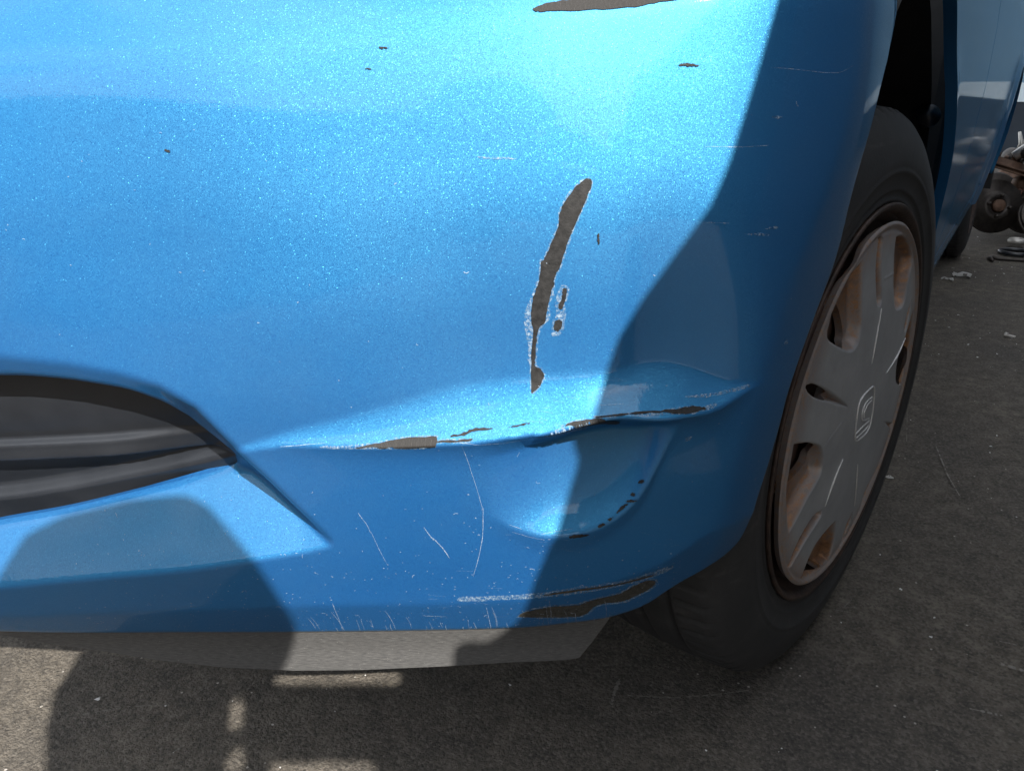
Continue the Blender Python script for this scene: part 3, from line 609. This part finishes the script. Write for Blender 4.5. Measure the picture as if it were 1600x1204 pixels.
# ------------------------------------------------------------------ wheels
def tyre_mesh(name, parent, R_=.295, W=.178, contact=True):
    prof = [(-.150, .200), (-.165, .205), (-.176, .225), (-.180, .248), (-.177, .268), (-.170, .281), (-.160, .288)]
    tread = np.linspace(-.155, -.022, 54)
    prof += [(a, R_-.004*abs((a+.0885)/.0665)**2.4) for a in tread]
    prof += [(-.016, .2865), (-.011, .280), (-.006, .270), (-.002, .258), (.000, .246), (.0005, .240), (.0003, .2385), (.0012, .2365), (.0012, .2340), (0, .2325), (-.0005, .226), (-.002, .220), (-.0016, .2185), (-.003, .217), (-.0045, .2120), (-.0030, .2105), (-.0038, .2065), (-.012, .2035), (-.02, .200)]
    prof = np.array(prof); nth = 480
    th = np.linspace(0, 2*math.pi, nth, endpoint=False)
    a = np.repeat(prof[None, :, 0], nth, 0); r = np.repeat(prof[None, :, 1], nth, 0)
    on = (prof[:, 0] < -.02) & (prof[:, 1] > .286)
    g = np.zeros_like(prof[:, 0])
    for c in (-.055, -.0885, -.122): g += np.exp(-((prof[:, 0]-c)/.0036)**4)
    r -= .0065*g[None]*on[None]
    sipe = np.exp(-(((th*180/math.pi/4.5) % 1)-.5)**4/.0003)[:, None]
    sh = (sst(-.050, -.040, prof[:, 0])+sst(-.127, -.137, prof[:, 0])*0+(1-sst(-.140, -.130, prof[:, 0])))*on
    r -= .0040*sipe*sh[None]
    # low lettering-like marks moulded in the outer wall
    wall = np.exp(-((prof[:, 1]-.2505)/.006)**4)*(prof[:, 0] > -.02)
    Y = r*np.sin(th)[:, None]; Zz = r*np.cos(th)[:, None]; X = a
    zmin = -(R_-.0035); sq = np.clip((zmin-Zz)/.02, 0, 1); Zz = np.maximum(Zz, zmin); X = X+np.where(a > -.03, 1, -1)*sq*.006*(r < .2865)
    n_ = prof.shape[0]; V = np.stack([X, Y, Zz], -1).reshape(-1, 3); I = np.arange(nth*n_).reshape(nth, n_); J = np.roll(I, -1, 0)
    F = np.stack([I[:, :-1], I[:, 1:], J[:, 1:], J[:, :-1]], -1).reshape(-1, 4).tolist()
    return meshobj(name, V, [tuple(q)[::-1] for q in F], M_RUBBER, parent)
def wheel(loc, steer):
    bm = bmesh.new()
    lathe(bm, [(-.17, .02), (-.17, .196), (-.165, .205), (-.155, .207), (-.150, .19), (-.03, .185), (-.012, .190), (-.008, .2005), (-.004, .2060), (-.0015, .2070), (.0002, .2055), (-.0006, .2025), (-.005, .1990), (-.012, .1950), (-.020, .1900)], 96)
    wo = bm_obj('wheel', bm, M_RIM, car, True); wo.location = loc; wo.rotation_euler = (0, 0, steer)
    bm = bmesh.new(); lathe(bm, [(-.035, .186), (-.022, .186), (-.018, .16), (-.016, .12), (-.022, .06), (-.024, .02)], 72)
    bm_obj('wheel_disc', bm, M_BROWN, wo, True)
    tyre_mesh('tyre', wo)
    return wo
wf = wheel((0, 0, .2925), R(-7.5))
HUB = {'emb': [[(0.0048, 0.0256), (0.0123, 0.0217), (0.0185, 0.0085), (0.0236, -0.0124), (0.0203, -0.0268), (0.0021, -0.0287), (-0.0178, -0.0265), (-0.0261, -0.02), (-0.0306, -0.005),
          (-0.0328, 0.0089), (-0.0308, 0.02), (-0.0175, 0.0249), (0.0048, 0.0256)],
         [(0.0094, 0.0132), (-0.0101, 0.0122), (-0.0165, 0.0041), (-0.0132, -0.0042), (-0.0042, -0.0086), (0.0136, -0.0124)],
         [(0.01, 0.009), (-0.0035, 0.0079), (-0.0095, 0.0018), (-0.0071, -0.0043)], [(-0.026, -0.016), (-0.0054, -0.015), (0.0156, -0.0158)],
         [(-0.0206, -0.0225), (0.0002, -0.0224), (0.0176, -0.0221)]],
 'opens': [[(-0.1073, 0.142), (-0.0837, 0.1234), (-0.0678, 0.0994), (-0.0682, 0.0889), (-0.0814, 0.0878), (-0.1028, 0.0937), (-0.1255, 0.1064), (-0.133, 0.1153), (-0.1221, 0.1295)],
           [(-0.1721, 0.0223), (-0.1461, 0.0164), (-0.1238, 0.0035), (-0.1155, -0.0152), (-0.1373, -0.0247), (-0.1694, -0.0247), (-0.176, -0.0088), (-0.1738, 0.007)],
           [(-0.162, 0.0738), (-0.1508, 0.073), (-0.1182, 0.0562), (-0.1176, 0.0484), (-0.1375, 0.0551), (-0.1563, 0.0654)],
           [(0.0342, 0.1696), (0.0574, 0.1669), (0.0686, 0.1601), (0.0513, 0.1583), (0.0369, 0.1562)], [(-0.079, -0.1359), (-0.0258, -0.1761), (-0.0679, -0.1645), (-0.0821, -0.158)],
           [(0.1315, -0.12), (0.1315, -0.12), (0.1134, -0.1372), (0.0947, -0.1507), (0.0879, -0.1548), (0.0921, -0.1493), (0.1018, -0.1252)]],
 'scoops': [(0.012,
             [(-0.0648, 0.1659), (-0.0619, 0.1515), (-0.0569, 0.1248), (-0.0523, 0.1015), (-0.0572, 0.0855), (-0.0745, 0.0819), (-0.1025, 0.0923), (-0.1318, 0.1085), (-0.1265, 0.1282),
              (-0.1141, 0.1431), (-0.0994, 0.1537)]),
            (0.012,
             [(0.0307, 0.1729), (0.0593, 0.1703), (0.0881, 0.1601), (0.1111, 0.1395), (0.1035, 0.1171), (0.0933, 0.092), (0.0666, 0.0903), (0.0491, 0.1), (0.0339, 0.1273),
              (0.0269, 0.1577)]),
            (0.012,
             [(-0.1751, 0.026), (-0.1464, 0.0177), (-0.1192, 0.0048), (-0.1054, -0.0125), (-0.1045, -0.0309), (-0.1277, -0.0477), (-0.1507, -0.0707), (-0.1584, -0.0686), (-0.1758, -0.0234),
              (-0.1764, 0.0056)]),
            (0.012, [(-0.0235, -0.1167), (-0.0046, -0.1564), (-0.0029, -0.183), (-0.0027, -0.183), (-0.0662, -0.1706), (-0.092, -0.1582), (-0.0819, -0.1269), (-0.0576, -0.1178)]),
            (0.01, [(0.1411, -0.1166), (0.1419, -0.1156), (0.1212, -0.1371), (0.0934, -0.1574), (0.0801, -0.1645), (0.0847, -0.1622), (0.0857, -0.1312), (0.1198, -0.1197)]),
            (0.008, [(-0.1666, 0.0753), (-0.151, 0.0739), (-0.1129, 0.0554), (-0.0603, 0.0236), (-0.1095, 0.0434), (-0.1371, 0.0536), (-0.1581, 0.0655)]),
            (0.007, [(-0.0257, 0.1794), (-0.0134, 0.1777), (-0.0108, 0.1497), (-0.0003, 0.1163), (-0.0076, 0.1105), (-0.0185, 0.12), (-0.0295, 0.1528)]),
            (0.006, [(-0.0813, -0.0787), (-0.0814, -0.0893), (-0.1094, -0.1048), (-0.134, -0.1246), (-0.137, -0.1085), (-0.1251, -0.0891), (-0.1042, -0.0764)]),
            (0.006, [(0.0432, -0.1371), (0.0515, -0.1516), (0.0463, -0.177), (0.0402, -0.1785), (0.0337, -0.1799), (0.0296, -0.1507)]),
            (0.006, [(0.1344, 0.0913), (0.1351, 0.0743), (0.1263, 0.0522), (0.1107, 0.0632), (0.1201, 0.0794)]),
            (0.005, [(0.0591, -0.0298), (0.1469, -0.0645), (0.1676, -0.0734), (0.164, -0.0813), (0.1639, -0.0815), (0.1, -0.0485)])],
 'thin': [[(-0.0017, 0.1078), (-0.0076, 0.0794), (-0.0113, 0.0544)], [(0.1254, 0.0459), (0.0929, 0.034), (0.0533, 0.0267)], [(-0.053, -0.0337), (-0.0675, -0.0534), (-0.0773, -0.077)],
          [(0.0049, -0.0626), (0.0225, -0.0967), (0.0415, -0.1304)], [(0.047, 0.1368), (0.001, 0.1363)], [(-0.0769, 0.0118), (-0.1063, 0.0003)]]}
HUB['scoops'].append((.012, [(-y, -z) for y, z in HUB['scoops'][2][1]]))
HUB['opens'].append([(-y, -z) for y, z in HUB['opens'][1]])
def hub_h(y, z):
    P = np.stack([y, z], 1); r = np.hypot(y, z); h = .011*(1-np.clip(r/.19, 0, 1.05)**2); g = sst(.150, .188, r)*.50
    for dep, poly in HUB['scoops']:
        D = sdf(P, spline(poly+poly[:1], 5)); wd = .008 if dep > .009 else .005
        rr = np.clip(D/wd, 0, 1); t = rr*rr*(3-2*rr)
        fade = sst(.195, .172, r) if False else 1.
        h = h-dep*t; g = np.maximum(g, sst(.0, .003, D)*(.5+.5*sst(.10, .17, r)))
    # rolled outer lip with a groove inside it
    h = h+.0022*np.exp(-((r-.1865)/.0022)**2)-.0012*np.exp(-((r-.1815)/.002)**2)
    for L in HUB['thin']:
        D, _ = seg_dist(P, L, False); h = h+.0006*np.exp(-(D/.0009)**2)
    return h, g
def S_h(y, z): return np.stack([hub_h(y, z)[0], y, z], -1)
ho = HUB['opens']
rimw = lambda P: .1895+.0003*np.sin(np.arctan2(P[:, 1], P[:, 0])*7)-.0022*np.exp(-((np.arctan2(P[:, 1], P[:, 0])-2.05)/.10)**2)-np.hypot(P[:, 0], P[:, 1])
def phi_h(P):
    f = rimw(P)
    for L in ho: f = np.minimum(f, -sdf(P, spline(L+L[:1], 5)))
    return f
p2, f = clip_grid(-.191, .191, -.191, .191, .0011, .0011, phi_h)
hub = skin('hubcap', p2, f, S_h, M_HUB, wf, lip=.007)
at = hub.data.color_attributes.new('grime', 'FLOAT_COLOR', 'POINT')
co = np.empty(len(hub.data.vertices)*3, np.float32); hub.data.vertices.foreach_get('co', co); co = co.reshape(-1, 3)
gg = hub_h(co[:, 1].astype(float), co[:, 2].astype(float))[1]; gg[len(p2):] = np.maximum(gg[len(p2):], .25)
at.data.foreach_set('color', np.stack([gg, gg, gg, np.ones_like(gg)], 1).astype(np.float32).ravel())
bm = bmesh.new()
for i, L in enumerate(HUB['emb']):
    Ls = spline(L, 5); h = hub_h(Ls[:, 0], Ls[:, 1])[0]
    tube(bm, [(hh+.0004, a, b) for hh, (a, b) in zip(h, Ls)], (.0009 if i == 0 else .0007), 6)
bm_obj('hubcap_emblem', bm, M_HUBEDGE, wf, True)
for L in HUB['thin'][:4]:
    bm = bmesh.new(); Ls = spline(L, 6); h = hub_h(Ls[:, 0], Ls[:, 1])[0]; q = np.linspace(0, 1, len(Ls))
    tube(bm, [(hh+.0001, a, b) for hh, (a, b) in zip(h, Ls)], [.0003+.0007*math.sin(math.pi*t_) for t_ in q], 6)
    bm_obj('hubcap_rib', bm, M_HUBEDGE, wf, True)
wr = wheel((-.035, 2.46, .2925), 0)

# ------------------------------------------------------------------ body side, arch liner, sill, underbody, bonnet
SP_Z = [.23, .26, .32, .42, .52, .60, .68, .78, .92]; SP_X = [-.026, -.020, -.010, .004, .012, .0155, .0145, .008, -.02]
def side(y, z):
    x = np.interp(z, SP_Z, SP_X); x = x-.004*np.clip(y-.8, 0, 3)
    r = np.hypot(y, z-.2925); x = x+.012*np.exp(-((r-.352)/.03)**2)*sst(.12, .3, y)*(z > .2)
    r2 = np.hypot(y-2.46, z-.2925); x = x+.012*np.exp(-((r2-.352)/.03)**2)
    return np.stack([x, y, z+0*y], -1)
def phi_f(P):
    r = np.hypot(P[:, 0], P[:, 1]-.2925); return np.minimum(r-.352-.045*sst(.32, .02, P[:, 0]), np.minimum(.745-P[:, 0], np.minimum(P[:, 1]-.235, P[:, 0]-.005)))
def zsk(name, y0, y1, phi, z0=.235, z1=.92):
    p2, f = clip_grid(y0, y1, z0, z1, .008, .008, phi); return skin(name, p2, f, side, M_PAINT2, car, lip=.012)
zsk('front_fender', 0., .75, phi_f)
p2, f = clip_grid(.752, 1.735, .30, .92, .01, .008, lambda P: np.minimum(np.minimum(P[:, 0]-.752, 1.735-P[:, 0]), P[:, 1]-.302))
skin('front_door', p2, f, side, M_PAINT2, car, lip=.02)
p2, f = clip_grid(.752, 2.10, .235, .298, .01, .006, lambda P: np.minimum(.298-P[:, 1], P[:, 1]-.236))
skin('sill', p2, f, side, M_PAINT2, car, lip=.02)
p2, f = clip_grid(2.05, 3.05, .26, .92, .01, .01, lambda P: np.minimum(np.minimum(np.maximum(P[:, 0]-2.303, .385-np.hypot(P[:, 0]-2.46, P[:, 1]-.2925)), np.hypot(P[:, 0]-2.46, P[:, 1]-.2925)-.352), P[:, 1]-.262))
skin('rear_quarter', p2, f, side, M_PAINT2, car, lip=.02)
p2, f = clip_grid(1.738, 2.45, .30, .92, .01, .008, lambda P: np.minimum(np.minimum(np.minimum(P[:, 0]-1.738, 2.30-P[:, 0]), P[:, 1]-.302), np.hypot(P[:, 0]-2.46, P[:, 1]-.2925)-.385))
skin('rear_door', p2, f, side, M_PAINT2, car, lip=.02)
# wheel-arch liner
def liner(y0, name):
    V = []; F = []; nn_ = 40; prof = [(-.012, .402), (-.03, .402), (-.10, .402), (-.20, .395), (-.235, .30), (-.24, .10)]
    for i in range(nn_+1):
        th = R(-46)+R(149)*i/nn_
        rr = (1+.012*math.sin(th*9)*(1 if abs(math.sin(th*9)) > .5 else .4))*(1 if th > .1 else .845+.155*float(sst(R(-30), .1, th)))
        for a, r_ in prof: V.append((a, y0+r_*rr*math.sin(th), .2925+r_*rr*math.cos(th)))
    k = len(prof)
    for i in range(nn_):
        for j in range(k-1): F.append((i*k+j, i*k+j+1, (i+1)*k+j+1, (i+1)*k+j))
    return meshobj(name, V, F, M_LINER, car)
ln = liner(0, 'wheel_arch_liner'); liner(2.46, 'wheel_arch_liner')
bm = bmesh.new(); lathe(bm, [(-.004, .001), (-.004, .013), (.002, .0135), (.004, .009), (.007, .0085), (.008, .001)], 18)
c = bm_obj('liner_clip', bm, M_TRIM, ln, True); c.location = (-.012, .283, .566); c.rotation_euler = (0, R(-25), R(-75))
bm = bmesh.new(); bx(bm, (-.80, 1.25, .30), (1.10, 3.4, .10), .02); bx(bm, (-.80, .95, .52), (1.02, .9, .4), .02); bx(bm, (-.80, 2.0, .60), (1.45, 1.5, .62), .03); bx(bm, (-.86, .05, .45), (1.0, .8, .42), .02)
bm_obj('underbody', bm, M_UNDER, car)
# bonnet from the bumper's upper edge back to the screen
V = []; F = []; UVb = []
ss = np.linspace(.30, 1.60, 40); top = surf(ss, np.full_like(ss, .733), disp(ss, np.full_like(ss, .733)))
for j in range(12):
    t = j/11
    for i, p in enumerate(top):
        y = p[1]+(.95-p[1])*t; x = p[0]*(1-t*.25)-.12*t*(i/39)-.02*t
        V.append((x, y, .735+.22*math.sin(t*math.pi/2)+.02*(1-(i/39)**2)*t))
for j in range(11):
    for i in range(39): a = j*40+i; F.append((a, a+1, a+41, a+40))
meshobj('bonnet', V, F, M_PAINT2, car)

# ------------------------------------------------------------------ ground and litter
bm = bmesh.new(); bmesh.ops.create_grid(bm, x_segments=2, y_segments=2, size=150)
g = bm_obj('ground', bm, M_GROUND); g['kind'] = 'structure'; g['label'] = 'dark stained asphalt yard'
def shards(name, spots, mat, smin_, smax, seed):
    r_ = random.Random(seed); bm = bmesh.new()
    for x, y in spots:
        s = smin_+(smax-smin_)*r_.random()**3; vs = []
        for k in range(4): a = k*1.57+r_.random()*1.2; vs.append(bm.verts.new((x+s*math.cos(a)*(.5+r_.random()), y+s*math.sin(a)*(.4+r_.random()), .0004+s*.5*r_.random())))
        t = bm.verts.new((x, y, s*.6+.0005)); 
        for k in range(4): bm.faces.new((vs[k], vs[(k+1) % 4], t))
    o = bm_obj(name, bm, mat); o['kind'] = 'stuff'; return o
r_ = random.Random(3); sp = []
for _ in range(900): 
    y = r_.uniform(-.7, 3.2); sp.append((r_.uniform(-1.0, .9) if y < 1 else r_.uniform(-.3, .8), y))
shards('paint_flakes', sp, M_WHITE, .0006, .0035, 5)
def flat_marks(name, L, mat):
    V = []; F = []
    for wd, pts in L:
        pts = np.array(pts, float); pts = np.concatenate([pts[i:i+2][0]+(pts[i:i+2][1]-pts[i:i+2][0])*np.linspace(0, 1, 14, endpoint=False)[:, None] for i in range(len(pts)-1)]+[pts[-1:]])
        t = np.gradient(pts, axis=0); t /= np.linalg.norm(t, axis=1)[:, None]+1e-9; nn_ = np.stack([-t[:, 1], t[:, 0]], 1)
        hw = wd*.5*(.2+1.2*rng.random(len(pts)))
        b = len(V)
        for p, n_, h in zip(pts, nn_, hw): V += [(*(p+n_*h), .004), (*(p-n_*h), .004)]
        for i in range(len(pts)-1):
            if rng.random() < .82: F.append((b+2*i, b+2*i+1, b+2*i+3, b+2*i+2))
    return meshobj(name, V, F, mat, None, False)
M_MARK = simple('chalky_scrape', (.12, .112, .10), (.22, .20, .18), 200, .9, 0, 0)
o = flat_marks('ground_scratches', [(0.004, [(-0.162, -0.1849), (-0.1584, -0.205), (-0.1533, -0.2232)]), (0.0015, [(-0.1478, -0.2037), (-0.1039, -0.1798), (-0.0712, -0.1545), (-0.0393, -0.1253)]), (0.002, [(0.0601, 0.6387), (0.0883, 0.5297), (0.1126, 0.4585)]), (0.0012, [(-0.0051, 0.7818), (0.0134, 0.6333)]), (0.0015, [(0.18, 0.1079), (0.1989, 0.111)]), (0.004, [(0.1819, 0.0652), (0.2062, 0.0665)]), (0.003, [(0.1575, -0.0289), (0.1886, -0.0213)]), (0.0012, [(-0.602, -0.5268), (-0.5731, -0.4959), (-0.542, -0.4727)]), (0.0012, [(-0.482, -0.5076), (-0.4797, -0.4951)]), (0.001, [(-0.5284, -0.448), (-0.5289, -0.4373)]), (0.0008, [(0.0214, 0.0976), (0.0165, 0.0765)]), (0.001, [(0.0054, 0.0649), (0.0231, 0.069)])], M_MARK); o['kind'] = 'stuff'

# ------------------------------------------------------------------ scrap parts on the ground behind the car
def disc(loc, rot, r, hat, label, mat=M_CAST, group='brake discs in the scrap heap'):
    t = thing('brake_disc', label, 'brake disc', loc, rot, group)
    bm = bmesh.new(); lathe(bm, [(-.011, hat), (-.011, r), (-.004, r), (-.004, r*.90), (.004, r*.90), (.004, r), (.011, r), (.011, hat*1.12), (.034, hat*1.0), (.034, hat*.5), (.028, hat*.48), (.028, .004)], 56)
    bm_obj('rotor', bm, mat, t, True).data.polygons.foreach_set('use_smooth', [False]*0 or [True]*len(t.children[0].data.polygons))
    bm = bmesh.new(); lathe(bm, [(.028, .004), (.028, hat*.46), (.044, hat*.44), (.047, hat*.38), (.047, .003)], 30); bm_obj('hub', bm, M_RUSTC, t, True)
    for k in range(4):
        a = k*math.pi/2+.4; bm = bmesh.new(); lathe(bm, [(.030, .001), (.030, .006), (.052, .006), (.053, .001)], 10)
        b = bm_obj('wheel_stud', bm, M_CAST, t, True); b.location = (0, hat*.74*math.sin(a), hat*.74*math.cos(a))
    return t
disc((.012, 2.93, .125), (R(12), R(-14), R(-62)), .105, .055, 'dark oily brake disc with round hub facing the camera, on the ground')
disc((.14, 3.12, .115), (R(0), R(-24), R(-78)), .118, .060, 'larger brake disc leaning behind the control arm')
disc((.02, 3.05, .265), (R(0), R(-74), R(20)), .11, .058, 'rusty brake disc lying flat on top of the others', M_RUSTC)
t = thing('brake_caliper', 'pale worn caliper bracket with two prongs on top of the scrap heap', 'brake caliper', (.085, 3.1, .30))
bm = bmesh.new(); tube(bm, [(-.035, 0, .02), (-.03, 0, .06), (-.045, 0, .105)], [.012, .010, .006], 8); tube(bm, [(.02, 0, .03), (.035, 0, .07), (.04, 0, .105)], [.012, .010, .006], 8); tube(bm, [(-.04, 0, .02), (0, .01, .03), (.03, 0, .03)], .016, 8); bm_obj('bracket', bm, M_ALU, t, True)
bm = bmesh.new(); lathe(bm, [(-.03, .004), (-.03, .034), (-.02, .038), (.02, .038), (.03, .030), (.03, .012), (.024, .004)], 24); c = bm_obj('piston_housing', bm, M_CAST, t, True); c.location = (-.05, 0, .0); c.rotation_euler = (0, R(20), R(-70))
t = thing('control_arm', 'curved grey suspension arm lying across the discs', 'car part', (.20, 3.05, .20))
bm = bmesh.new(); tube(bm, [(-.10, 0, .02), (-.05, .0, .055), (.02, .02, .06), (.12, .03, .03), (.25, .05, -.05)], [.022, .026, .028, .03, .028], 10); bm_obj('arm', bm, M_ALU, t, True)
bm = bmesh.new(); lathe(bm, [(-.02, .010), (-.02, .028), (.02, .028), (.02, .010)], 20); c = bm_obj('bushing', bm, M_RUSTC, t, True); c.location = (-.115, -.005, .01); c.rotation_euler = (0, 0, R(-60))
bm = bmesh.new()
for k in range(9):
    p = Vector((.03+.028*k, 2.99, .15+.016*k)); tube(bm, [p+Vector((.011*math.cos(a), 0, .009*math.sin(a))) for a in np.linspace(0, 2*math.pi, 9)[:-1]], .004, 6, True)
    tube(bm, [p+Vector((.010, 0, .004)), p+Vector((.020, 0, .012))], .004, 6)
o = bm_obj('drive_chain', bm, M_HOSE, None, True); tag(o, 'brown rusty link chain running up across the scrap discs', 'chain')
t = thing('steel_link', 'pale steel link rod with a ring end lying on the ground by the discs', 'car part', (.118, 2.76, .025), (0, 0, R(18)))
bm = bmesh.new(); tube(bm, [(.022*math.cos(a), .022*math.sin(a), 0) for a in np.linspace(0, 2*math.pi, 21)[:-1]], .011, 8, True); bm_obj('ring_end', bm, M_ALU, t, True)
bm = bmesh.new(); tube(bm, [(.025, 0, 0), (.09, 0, .004), (.26, .01, .004)], [.010, .011, .012], 8); bm_obj('rod', bm, M_ALU, t, True)
bm = bmesh.new(); tube(bm, [(.058, 2.41, .006), (.046, 2.44, .008), (.052, 2.465, .008), (.075, 2.46, .006), (.13, 2.47, .006), (.26, 2.50, .006)], [.005, .008, .008, .006, .006, .006], 8)
o = bm_obj('hooked_rod', bm, M_CAST, None, True); tag(o, 'thin dark steel rod with hooked end on the asphalt', 'metal rod')
bm = bmesh.new(); tube(bm, [(.12+.05*math.cos(a), 2.60+.05*math.sin(a), .010) for a in np.linspace(0, 2*math.pi, 25)[:-1]], .008, 8, True)
o = bm_obj('rubber_ring', bm, M_TRIM, None, True); tag(o, 'flat black rubber ring on the asphalt behind the hooked rod', 'rubber ring')
bm = bmesh.new(); lathe(bm, [(-.010, .001), (-.010, .0065), (-.004, .0065), (-.004, .0035), (.014, .0035), (.015, .001)], 10)
o = bm_obj('steel_bolt', bm, M_ALU, None, True); o.location = (.142, 1.437, .0065); o.rotation_euler = (0, 0, R(-25)); tag(o, 'small shiny steel bolt lying alone on the dark asphalt', 'bolt')
def litter(x, y, s, label, seed):
    q = random.Random(seed); bm = bmesh.new(); n_ = 5; G = [[bm.verts.new((x+(i/(n_-1)-.5)*s*1.5+q.uniform(-.1, .1)*s, y+(j/(n_-1)-.5)*s+q.uniform(-.1, .1)*s, .003+q.random()*s*.35)) for j in range(n_)] for i in range(n_)]
    for i in range(n_-1):
        for j in range(n_-1):
            if q.random() < .85: bm.faces.new((G[i][j], G[i+1][j], G[i+1][j+1], G[i][j+1]))
    r = bmesh.ops.solidify(bm, geom=bm.faces[:], thickness=.0006)
    o = bm_obj('litter_scrap', bm, M_WHITE); tag(o, label, 'litter', 'white scraps on the asphalt')
litter(.008, .470, .010, 'torn white scrap on the asphalt just behind the front tyre', 1)
litter(-.015, 2.10, .035, 'crumpled pale scrap beside the rear tyre, the larger', 2)
litter(-.050, 2.02, .022, 'small pale scrap in front of the rear tyre', 3)
disc((.075, 3.42, .13), (R(0), R(-20), R(-50)), .125, .062, 'rusty brake disc standing upright at the back of the heap', M_RUSTC)
disc((-.02, 3.30, .115), (R(0), R(10), R(-80)), .112, .056, 'dark brake disc half hidden behind the car sill')
disc((.17, 2.92, .085), (R(0), R(-35), R(-40)), .085, .045, 'small dark brake disc tilted in front under the control arm')
t = thing('steering_knuckle', 'pale worn steering knuckle resting above the rusty disc', 'car part', (.10, 3.02, .335))
bm = bmesh.new(); tube(bm, [(-.06, 0, -.02), (-.02, .01, .012), (.04, 0, .0), (.09, .02, -.03)], [.018, .026, .024, .015], 9); bm_obj('arm', bm, M_ALU, t, True)
bm = bmesh.new(); lathe(bm, [(-.018, .012), (-.018, .030), (.018, .030), (.018, .012)], 20); c = bm_obj('bearing_ring', bm, M_CAST, t, True); c.location = (-.01, -.012, 0); c.rotation_euler = (0, 0, R(-70))


# ------------------------------------------------------------------ unseen shapes added for shade and reflections, and the painted wall
Q0 = Vector((-.15, -.45, .42))+SUNV*.78
E1 = Vector((0, 0, 1)).cross(SUNV).normalized(); E2 = SUNV.cross(E1)
SHEET = ([(0.1843, 0.1863), (0.1756, 0.166), (0.1547, 0.1166), (0.1447, 0.0933), (0.1342, 0.0743), (0.1167, 0.0569), (0.098, 0.0385), (0.0833, 0.0209), (0.0758, 0.0025), (0.062, -0.0234), (0.0674, -0.0363), (0.056, -0.0645), (0.0459, -0.0823), (0.037, -0.1067), (0.0339, -0.1275), (0.017, -0.135), (0.0044, -0.1303), (-0.0079, -0.1308), (-0.0083, -0.1448), (-0.0119, -0.1573), (-0.14, -0.1238), (-0.1272, -0.1099), (-0.1218, -0.0974), (-0.1191, -0.09), (-0.1285, -0.0718), (-0.1401, -0.0473), (-0.1553, -0.0189), (-0.1676, 0.0033), (-0.1815, 0.0158), (-0.2206, 0.0235), (-0.2654, 0.0249), (-0.293, 0.0187), (-0.3076, 0.0019), (-0.3408, -0.0447), (-0.3563, -0.0751), (-0.3583, -0.1056), (-0.3511, -0.1482), (-0.3338, -0.2377), (-0.36825576369341506, -0.5), (0.05, -0.62), (0.66, -0.62), (0.66, 0.36), (0.28434042097493395, 0.36)], [[(-0.1818, -0.1285), (-0.1705, -0.1315), (-0.1742, -0.1585), (-0.1867, -0.1552)], [(-0.1824, -0.1733), (-0.1754, -0.1751), (-0.1775, -0.1936), (-0.1977, -0.1884)], [(-0.1542, -0.1935), (-0.0604, -0.217), (-0.0649, -0.2302), (-0.1563, -0.2073)]])
def sheetf(a, b): return np.array(Q0)[None]+a[:, None]*np.array(E1)[None]+b[:, None]*np.array(E2)[None]
def phi_s(P):
    D, i = seg_dist(P, SHEET[0]); f = np.where(i, D, -D)
    for h in SHEET[1]: f = np.minimum(f, -sdf(P, h))
    return f
p2, f = clip_grid(-.36, 1.3, -.85, .62, .006, .006, phi_s)
sh = skin('shadow_plate', p2, f, sheetf, M_SHEET, None, lip=.003, smooth=False)  # added plate, outline and holes shaped to throw the wanted shadow edges
tag(sh, 'unseen dark plate cut to cast the shadow edges on car and ground', 'shadow caster')
def corr(y0, y1, z0, z1, parent):
    V = []; F = []; yy = np.arange(y0, y1+.001, .03)
    for y in yy:
        x = 2.45+.02*math.sin(y*2*math.pi/.18); V += [(x, y, z0), (x, y, z1), (x+.06, y, z1), (x+.06, y, z0)]
    for i in range(len(yy)-1):
        for k in range(4): a = i*4+k; b = i*4+(k+1) % 4; F.append((a, b, b+4, a+4))
    return meshobj('cladding', V, F, M_WALL, parent, False)
wl = thing('shade_wall', 'unseen tall corrugated wall added to shade the yard, with a gap for a sun patch', 'wall', (0, 0, 0))
corr(-1.78, 2.75, 0, 7.5, wl); corr(2.75, 3.59, 0, 1.75, wl); corr(2.75, 3.59, 2.6, 7.5, wl); corr(3.59, 13.5, 0, 7.5, wl)  # added out of view for shade; the gap lets a sun patch through
pw_ = thing('painted_wall', 'blue painted yard wall with a pale band at knee height, behind the scrap parts', 'wall', (1.2, 6.6, 0))
for nm, z0, z1, m_, y in (('lower_panel', 0, .44, M_NAVY, 0), ('pale_band', .44, .575, M_BAND, -.004), ('upper_panel', .575, 2.6, M_BLUEW, 0)):
    bm = bmesh.new(); bx(bm, (0, y, (z0+z1)/2), (3.2, .12, z1-z0)); bm_obj(nm, bm, m_, pw_)
bb = thing('dimming_block', 'dark blank warehouse added unseen behind the camera to darken reflections', 'building', (-4, -9.5, 0))
bm = bmesh.new(); bx(bm, (0, 0, 1.6), (17, 4, 3.2)); bm_obj('wall', bm, M_WALL, bb)  # dark mass added out of view to dim reflections and low sky light
bm = bmesh.new(); bx(bm, (0, .1, 3.3), (17.6, 4.8, .2), .03); bm_obj('roof', bm, M_SHEET, bb)
for x in (-5, 0, 5):
    bm = bmesh.new(); bx(bm, (x, 2.03, 1.3), (2.6, .06, 2.6), .01); bm_obj('door', bm, M_TRIM, bb)
bt = thing('far_building', 'low pale building at the far end of the yard, seen only as a reflection', 'building', (0, 34, 0))
bm = bmesh.new(); bx(bm, (0, 0, 2.2), (30, 6, 4.4)); bm_obj('wall', bm, M_BUILD, bt)
bm = bmesh.new(); bx(bm, (0, -.1, 4.55), (30.6, 6.8, .3), .03); bm_obj('roof', bm, M_SHEET, bt)
for x in (-9, -3, 3, 9):
    bm = bmesh.new(); bx(bm, (x, -3.03, 1.6), (2.4, .06, 2.6), .01); bm_obj('window', bm, M_TRIM, bt)
